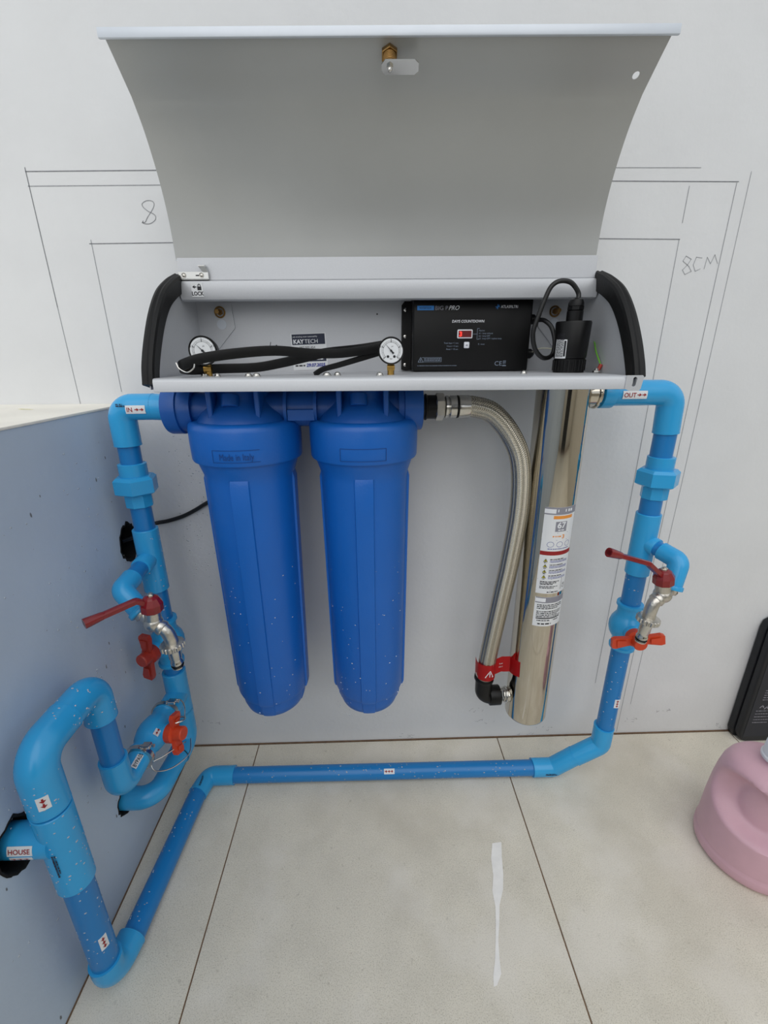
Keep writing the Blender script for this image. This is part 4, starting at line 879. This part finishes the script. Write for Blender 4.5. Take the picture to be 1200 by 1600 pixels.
# ---- garden taps
def tap(S, Bc, T, E, G, N_, K, L, label):
    S, Bc, T, E, G, N_, K, L = map(V, (S, Bc, T, E, G, N_, K, L))
    t = empty('garden_tap', Bc, label, 'tap', 'garden taps with red levers')
    d = (Bc-S).normalized(); up = (T-Bc).normalized()
    bm = B(); hexa(bm, S-d*.001, S+d*.008, .0145); cyl(bm, S+d*.006, Bc, .0105, n=24); ball(bm, Bc, .0150)
    P = spline([Bc, E, (E+G)/2+(E-Bc).normalized()*.004, G], 6); sweep(bm, P, .0104, 24); lathe(bm, Bc+(E-Bc)*.55, E-Bc, [(0, .0120), (.006, .0125), (.008, .0105)], 24)
    cyl(bm, Bc, Bc+up*((T-Bc).length-.018), .0125, n=20); build('tap_body', bm, M['nickel'], t, smooth=50)
    g = (N_-G).normalized(); Lg = (N_-G).length
    def knurl(tt, r, a): return r*(1+.045*(1 if int(a/(2*math.pi)*36+.01) % 2 else -1)) if .0015 < tt < .0095 else r
    bm = B(); lathe(bm, G-g*.004, g, [(0, .012), (.001, .0175), (.0018, .0186), (.009, .0186), (.010, .0175), (.0115, .0115)], 72, rf=knurl); build('knurled_ring', bm, M['nickel'], t, smooth=20)
    bm = B(); lathe(bm, G+g*.006, g, [(0, .0098), (Lg*.45, .0098), (Lg*.5, .0088), (Lg*.62, .0088), (Lg*.66, .0100), (Lg*.72, .0100), (Lg*.75, .0085), (Lg*.86, .0085), (Lg*.87, .0095), (Lg*.93, .0092), (Lg*.93, .0065), (Lg*.6, .006)], 28); build('nozzle', bm, M['chrome'], t)
    bm = B(); torus(bm, G+g*(.006+Lg*.81), g, .0088, .0014); build('seal_ring', bm, M['black'], t)
    bm = B(); Lh = min(.027, (T-Bc).length-.008); base = T-up*Lh
    lathe(bm, base, up, [(0, .0160), (.0015, .0172), (Lh*.5, .0172), (Lh*.88, .0115), (Lh*.96, .0085), (Lh, .006)], 10)
    build('lever_hub', bm, M['red'], t, smooth=20); bm = B()
    k0 = base+up*Lh*.35; dk = (K-k0).normalized(); s0 = k0+dk*.008
    sec = [(-.55, -1), (.55, -1), (.8, -.4), (.8, .4), (.55, 1), (-.55, 1), (-.8, .4), (-.8, -.4)]
    pts = fillet([s0, K, L], .008, 5); nP = len(pts)
    sweep(bm, pts, lambda u: (.0062 if u < .5 else .0058), prof=[(a*.95, b) for a, b in sec], ref=up)
    dl = (L-K).normalized(); lathe(bm, L-dl*.028, dl, [(0, .0050), (.004, .0062), (.022, .0078), (.028, .0080)], 12)
    build('lever', bm, M['red'], t, smooth=35)
    bm = B(); hexa(bm, T-up*.001, T+up*.0035, .0055); cyl(bm, T, T+up*.0055, .0028, n=12); build('lever_nut', bm, M['nickel'], t)
tap((-0.3789, -0.2380, 0.5389), (-0.3591, -0.2450, 0.5225), (-0.3541, -0.2470, 0.5732), (-0.3413, -0.2480, 0.5106), (-0.3347, -0.2480, 0.4820), (-0.3332, -0.2460, 0.4382), (-0.3687, -0.2620, 0.5733), (-0.4177, -0.3150, 0.5683), 'left garden tap with a red lever, over the bypass pipes by the low wall')
tap((0.5246, -0.1950, 0.5393), (0.5049, -0.2050, 0.5314), (0.4966, -0.2070, 0.5812), (0.4888, -0.2120, 0.5218), (0.4844, -0.2120, 0.4870), (0.4804, -0.2100, 0.4414), (0.4546, -0.2220, 0.6015), (0.3777, -0.2350, 0.6288), 'right garden tap with a red lever, in front of the right pipe')

# ================================================================== BLACK WALL CABLE
bm = B(); sweep(bm, spline([(-.480, -.082, .598), (-.458, -.050, .600), (-0.4512, -0.0120, 0.6059), (-0.4244, -0.0060, 0.6102), (-0.3933, -0.0050, 0.6192), (-0.3647, -0.0060, 0.6331), (-0.3361, -0.0070, 0.6495), (-.30, -.006, .665), (-.285, -.006, .70)], 8), .0042, 10)
bc = build('wall_cable', bm, M['cable'], None, loc=(-.39, -.005, .6)); tag(bc, 'black cable from the hole in the low wall, running behind the left filter', 'cable')

# ================================================================== TOOL CASE
tcz = empty('tool_case', (1.05, -.027, 0), 'dark navy plastic tool case standing against the white wall behind the pink jug', 'tool case')
bm = B(); prism(bm, [(.912, -.002, .020), (.918, -.002, .002), (.930, -.002, .0), (1.19, -.002, .0), (1.195, -.002, .01), (1.195, -.002, .335), (1.185, -.002, .348), (.930, -.002, .348), (.916, -.002, .338), (.912, -.002, .32)], (0, -.017, 0))
bmesh.ops.bevel(bm, geom=bm.edges[:], offset=.002, segments=2, affect='EDGES', profile=.5); build('rear_shell', bm, M['case'], tcz, smooth=30)
bm = B(); prism(bm, [(.914, -.0198, .024), (.924, -.0198, .004), (.936, -.0198, .0), (1.188, -.0198, .0), (1.193, -.0198, .01), (1.193, -.0198, .335), (1.183, -.0198, .346), (.934, -.0198, .346), (.920, -.0198, .336), (.914, -.0198, .318)], (0, -.018, 0))
bmesh.ops.bevel(bm, geom=bm.edges[:], offset=.004, segments=3, affect='EDGES', profile=.5); build('front_shell', bm, M['case'], tcz, smooth=30)
bm = B(); sweep(bm, fillet([(1.02, -.019, .345), (1.02, -.019, .372), (1.12, -.019, .372), (1.12, -.019, .345)], .012), .006, 12); build('carry_handle', bm, M['case'], tcz)
cf = plane((-.020, -.0380, 0), (1, 0, 0), (0, 0, 1))
sheet('printed_panel', cf, .944, .018, 1.20, .31, M['casenavy'], tcz, .0004)
bm = B(); rnd = random.Random(3)
for (x, z, r) in ((.975, .190, .013), (.992, .178, .015), (1.01, .188, .018), (1.035, .195, .022), (1.06, .18, .03), (1.02, .165, .012)):
    bm.faces.new([bm.verts.new(cf(x+r*math.cos(6.283*k/16), z+r*.8*math.sin(6.283*k/16), .0009+.02*abs(x-1.0)*.01+r*.004)) for k in range(16)])
build('tool_picture', bm, M['caseblue'], tcz, smooth=0, recalc=False)
bm = B()
patch(bm, cf, .972, .232, 1.03, .243, .0009); stroke(bm, cf, [(.972, .256), (.980, .262), (.985, .254), (.995, .262), (1.01, .257)], .003, .0009); stroke(bm, cf, [(.962, .206), (.966, .208)], .003, .0009); stroke(bm, cf, [(.974, .208), (.99, .206), (1.02, .212)], .0018, .0009)
for k in range(5): bars(bm, cf, .962, 1.02-.006*k, .160-.007*k, .0022, .0009, 20+k)
for k in range(5): bars(bm, cf, .955, .992, .098-.009*k, .0022, .0009, 40+k)
for x, z in ((.966, .112), (.978, .108), (.992, .100), (1.006, .098), (.985, .118), (1.0, .115)): stroke(bm, cf, [(x-.004, z-.003), (x+.001, z+.004), (x+.005, z-.002)], .0028, .0009)
build('case_print', bm, M['grey_print'], tcz, smooth=0, recalc=False)
text('case_lettering', cf, [('12V', .978, .2335)], .011, M['cyan'], tcz, h=.0012) if 0 else None

# ================================================================== PINK CANISTER
CX, CY, CR = .729, -.290, .0885
can = empty('jug', (CX, CY, 0), 'pink plastic jug with a white cap on the floor at the right edge', 'jug')
bm = B(); rows = []; NT, NZ = 96, 60
prof = [(0, .86), (.003, .95), (.008, .99), (.016, 1.005), (.026, 1.0), (.030, .970), (.034, .978), (.06, .975), (.10, .962), (.14, .935), (.168, .90), (.188, .86), (.202, .80), (.211, .73), (.217, .64), (.221, .53), (.224, .42), (.227, .33), (.232, .27), (.240, .24), (.250, .235)]
P = []
for (z, r), (z2, r2) in zip(prof, prof[1:]):
    nn = max(1, int((z2-z)/.003))
    for k in range(nn): P.append((z+(z2-z)*k/nn, r+(r2-r)*k/nn))
P.append(prof[-1])
gx = math.radians(-146)     # grip recess faces this way (towards the camera, a little to the right)
for z, r in P:
    row = []
    for k in range(NT):
        a = 2*math.pi*k/NT; x, y = math.cos(a), math.sin(a); rr = r*CR
        da = (a-gx+math.pi) % (2*math.pi)-math.pi
        zc = .148-.012*da; e = abs(da/1.15)**2.2+abs((z-zc)/(.052 if z < zc else .060))**(2.6 if z < zc else 2.0)
        dent = 0
        if e < 1: q = min(1, 1.45*(1-e)); q = q*q*(3-2*q); dent = .033*q
        if .5 < r < .86 and abs(da+.1) < .62: dent += .0010*math.sin(da*42)
        row.append((CX+x*(rr-dent), CY+y*(rr-dent), z))
    rows.append(row)
rings(bm, rows); build('body', bm, M['pink'], can, smooth=50)
bm = B(); sweep(bm, spline([(CX-.004, CY-.012, .226), (CX-.002, CY-.040, .222), (CX+.010, CY-.066, .200), (CX+.024, CY-.080, .168), (CX+.032, CY-.083, .135), (CX+.030, CY-.074, .105)], 8), lambda t: .019-.003*math.sin(t*3.14), 24); build('grip', bm, M['pink'], can)
bm = B(); lathe(bm, (CX, CY, .236), (0, 0, 1), [(0, .027), (.001, .0285), (.006, .0285), (.008, .0265), (.030, .0255), (.033, .0235), (.034, .015)], 40, rf=lambda t, r, a: r*(1+.012*math.sin(a*30)) if .008 < t < .031 else r); build('cap', bm, M['capw'], can)

# ================================================================== WATER DROPS (countless)
def drops(name, places, parent, seed, r0=.0008, r1=.002):
    rnd = random.Random(seed); bm = B()
    for p, n_ in places:
        r = rnd.uniform(r0, r1)**1.0; d, u_, v_ = frame(n_)
        m_ = Matrix((u_, v_, d)).transposed().to_4x4(); m_.translation = V(p)
        bmesh.ops.create_icosphere(bm, subdivisions=1, radius=r, matrix=m_ @ Matrix.Diagonal((1, rnd.uniform(1, 1.6), .45, 1)))
    return build(name, bm, M['water'], parent, kind='stuff', smooth=60)
rnd = random.Random(11); pl = []
for k in range(330):
    y, z = rnd.uniform(-.52, -.03), rnd.uniform(.05, .80)
    if pnoise(V((y*9, z*9, 3))) > -.05: pl.append(((-.466, y, z), (1, 0, 0)))
drops('water_drops', pl, wall_left, 1, .0007, .0018)
pl = []
for k in range(150): pl.append(((rnd.uniform(-.40, -.30), 0, rnd.uniform(.45, .82)), (0, -1, 0)))
drops('water_drops', pl, wall_back, 2, .0007, .0017)
def on(a, b, r, n):
    a, b = V(a), V(b); d, u_, v_ = frame(b-a); out = []
    for k in range(n):
        t = rnd.random(); an = rnd.uniform(0, 6.283); nn = u_*math.cos(an)+v_*math.sin(an); out.append((a.lerp(b, t)+nn*r, nn))
    return out
drops('water_drops', on((FX, FY, .07), (FX, FY, .25), .0192, 90)+on((FX, FY, .25), (FX, FY, .384), .0232, 90)+on((FX, FY, .40), (FX, FY, .45), .0232, 30)+on((FX, -.42, .474), (FX, -.36, .474), .0232, 60)+on((FX, -.330, .415), (FX, -.330, .45), .0232, 40)+on((.35, -.11, .02), (-.33, -.106, .02), .0174, 260)+on((-.397, -.15, .0205), (-.4115, -.40, .0205), .0188, 90)+on((RX, RY, .17), (RX, RY, .35), R1, 40)+on((RX, RY, .47), (RX, RY, .53), R1, 20), outp, 3, .0006, .0015)
drops('water_drops', on((IX, RY, .52), (IX, RY, .63), .0215, 40)+on((IX, RY, .43), (IX, RY, .50), R1, 20), inp, 4, .0006, .0014)
for F_, cx in ((F1, -.210), (F2, -.0135)): drops('water_drops', [((cx+.0725*math.sin(a), -.122-.0725*math.cos(a), z), (math.sin(a), -math.cos(a), 0)) for a, z in [(rnd.uniform(-1.2, 1.2), .26+.4*rnd.random()**1.5) for _ in range(60)]], F_, 5, .0006, .0012)

for o in bpy.data.objects:
    if o.type == 'MESH' and o.parent and o.name.split('.')[0] in ('small_print', 'sticker_print', 'warning_symbols', 'black_print', 'blue_print', 'case_print', 'white_print', 'dial_print', 'tag_print', 'stamp_mark', 'scuff'):
        o['kind'] = 'stuff'
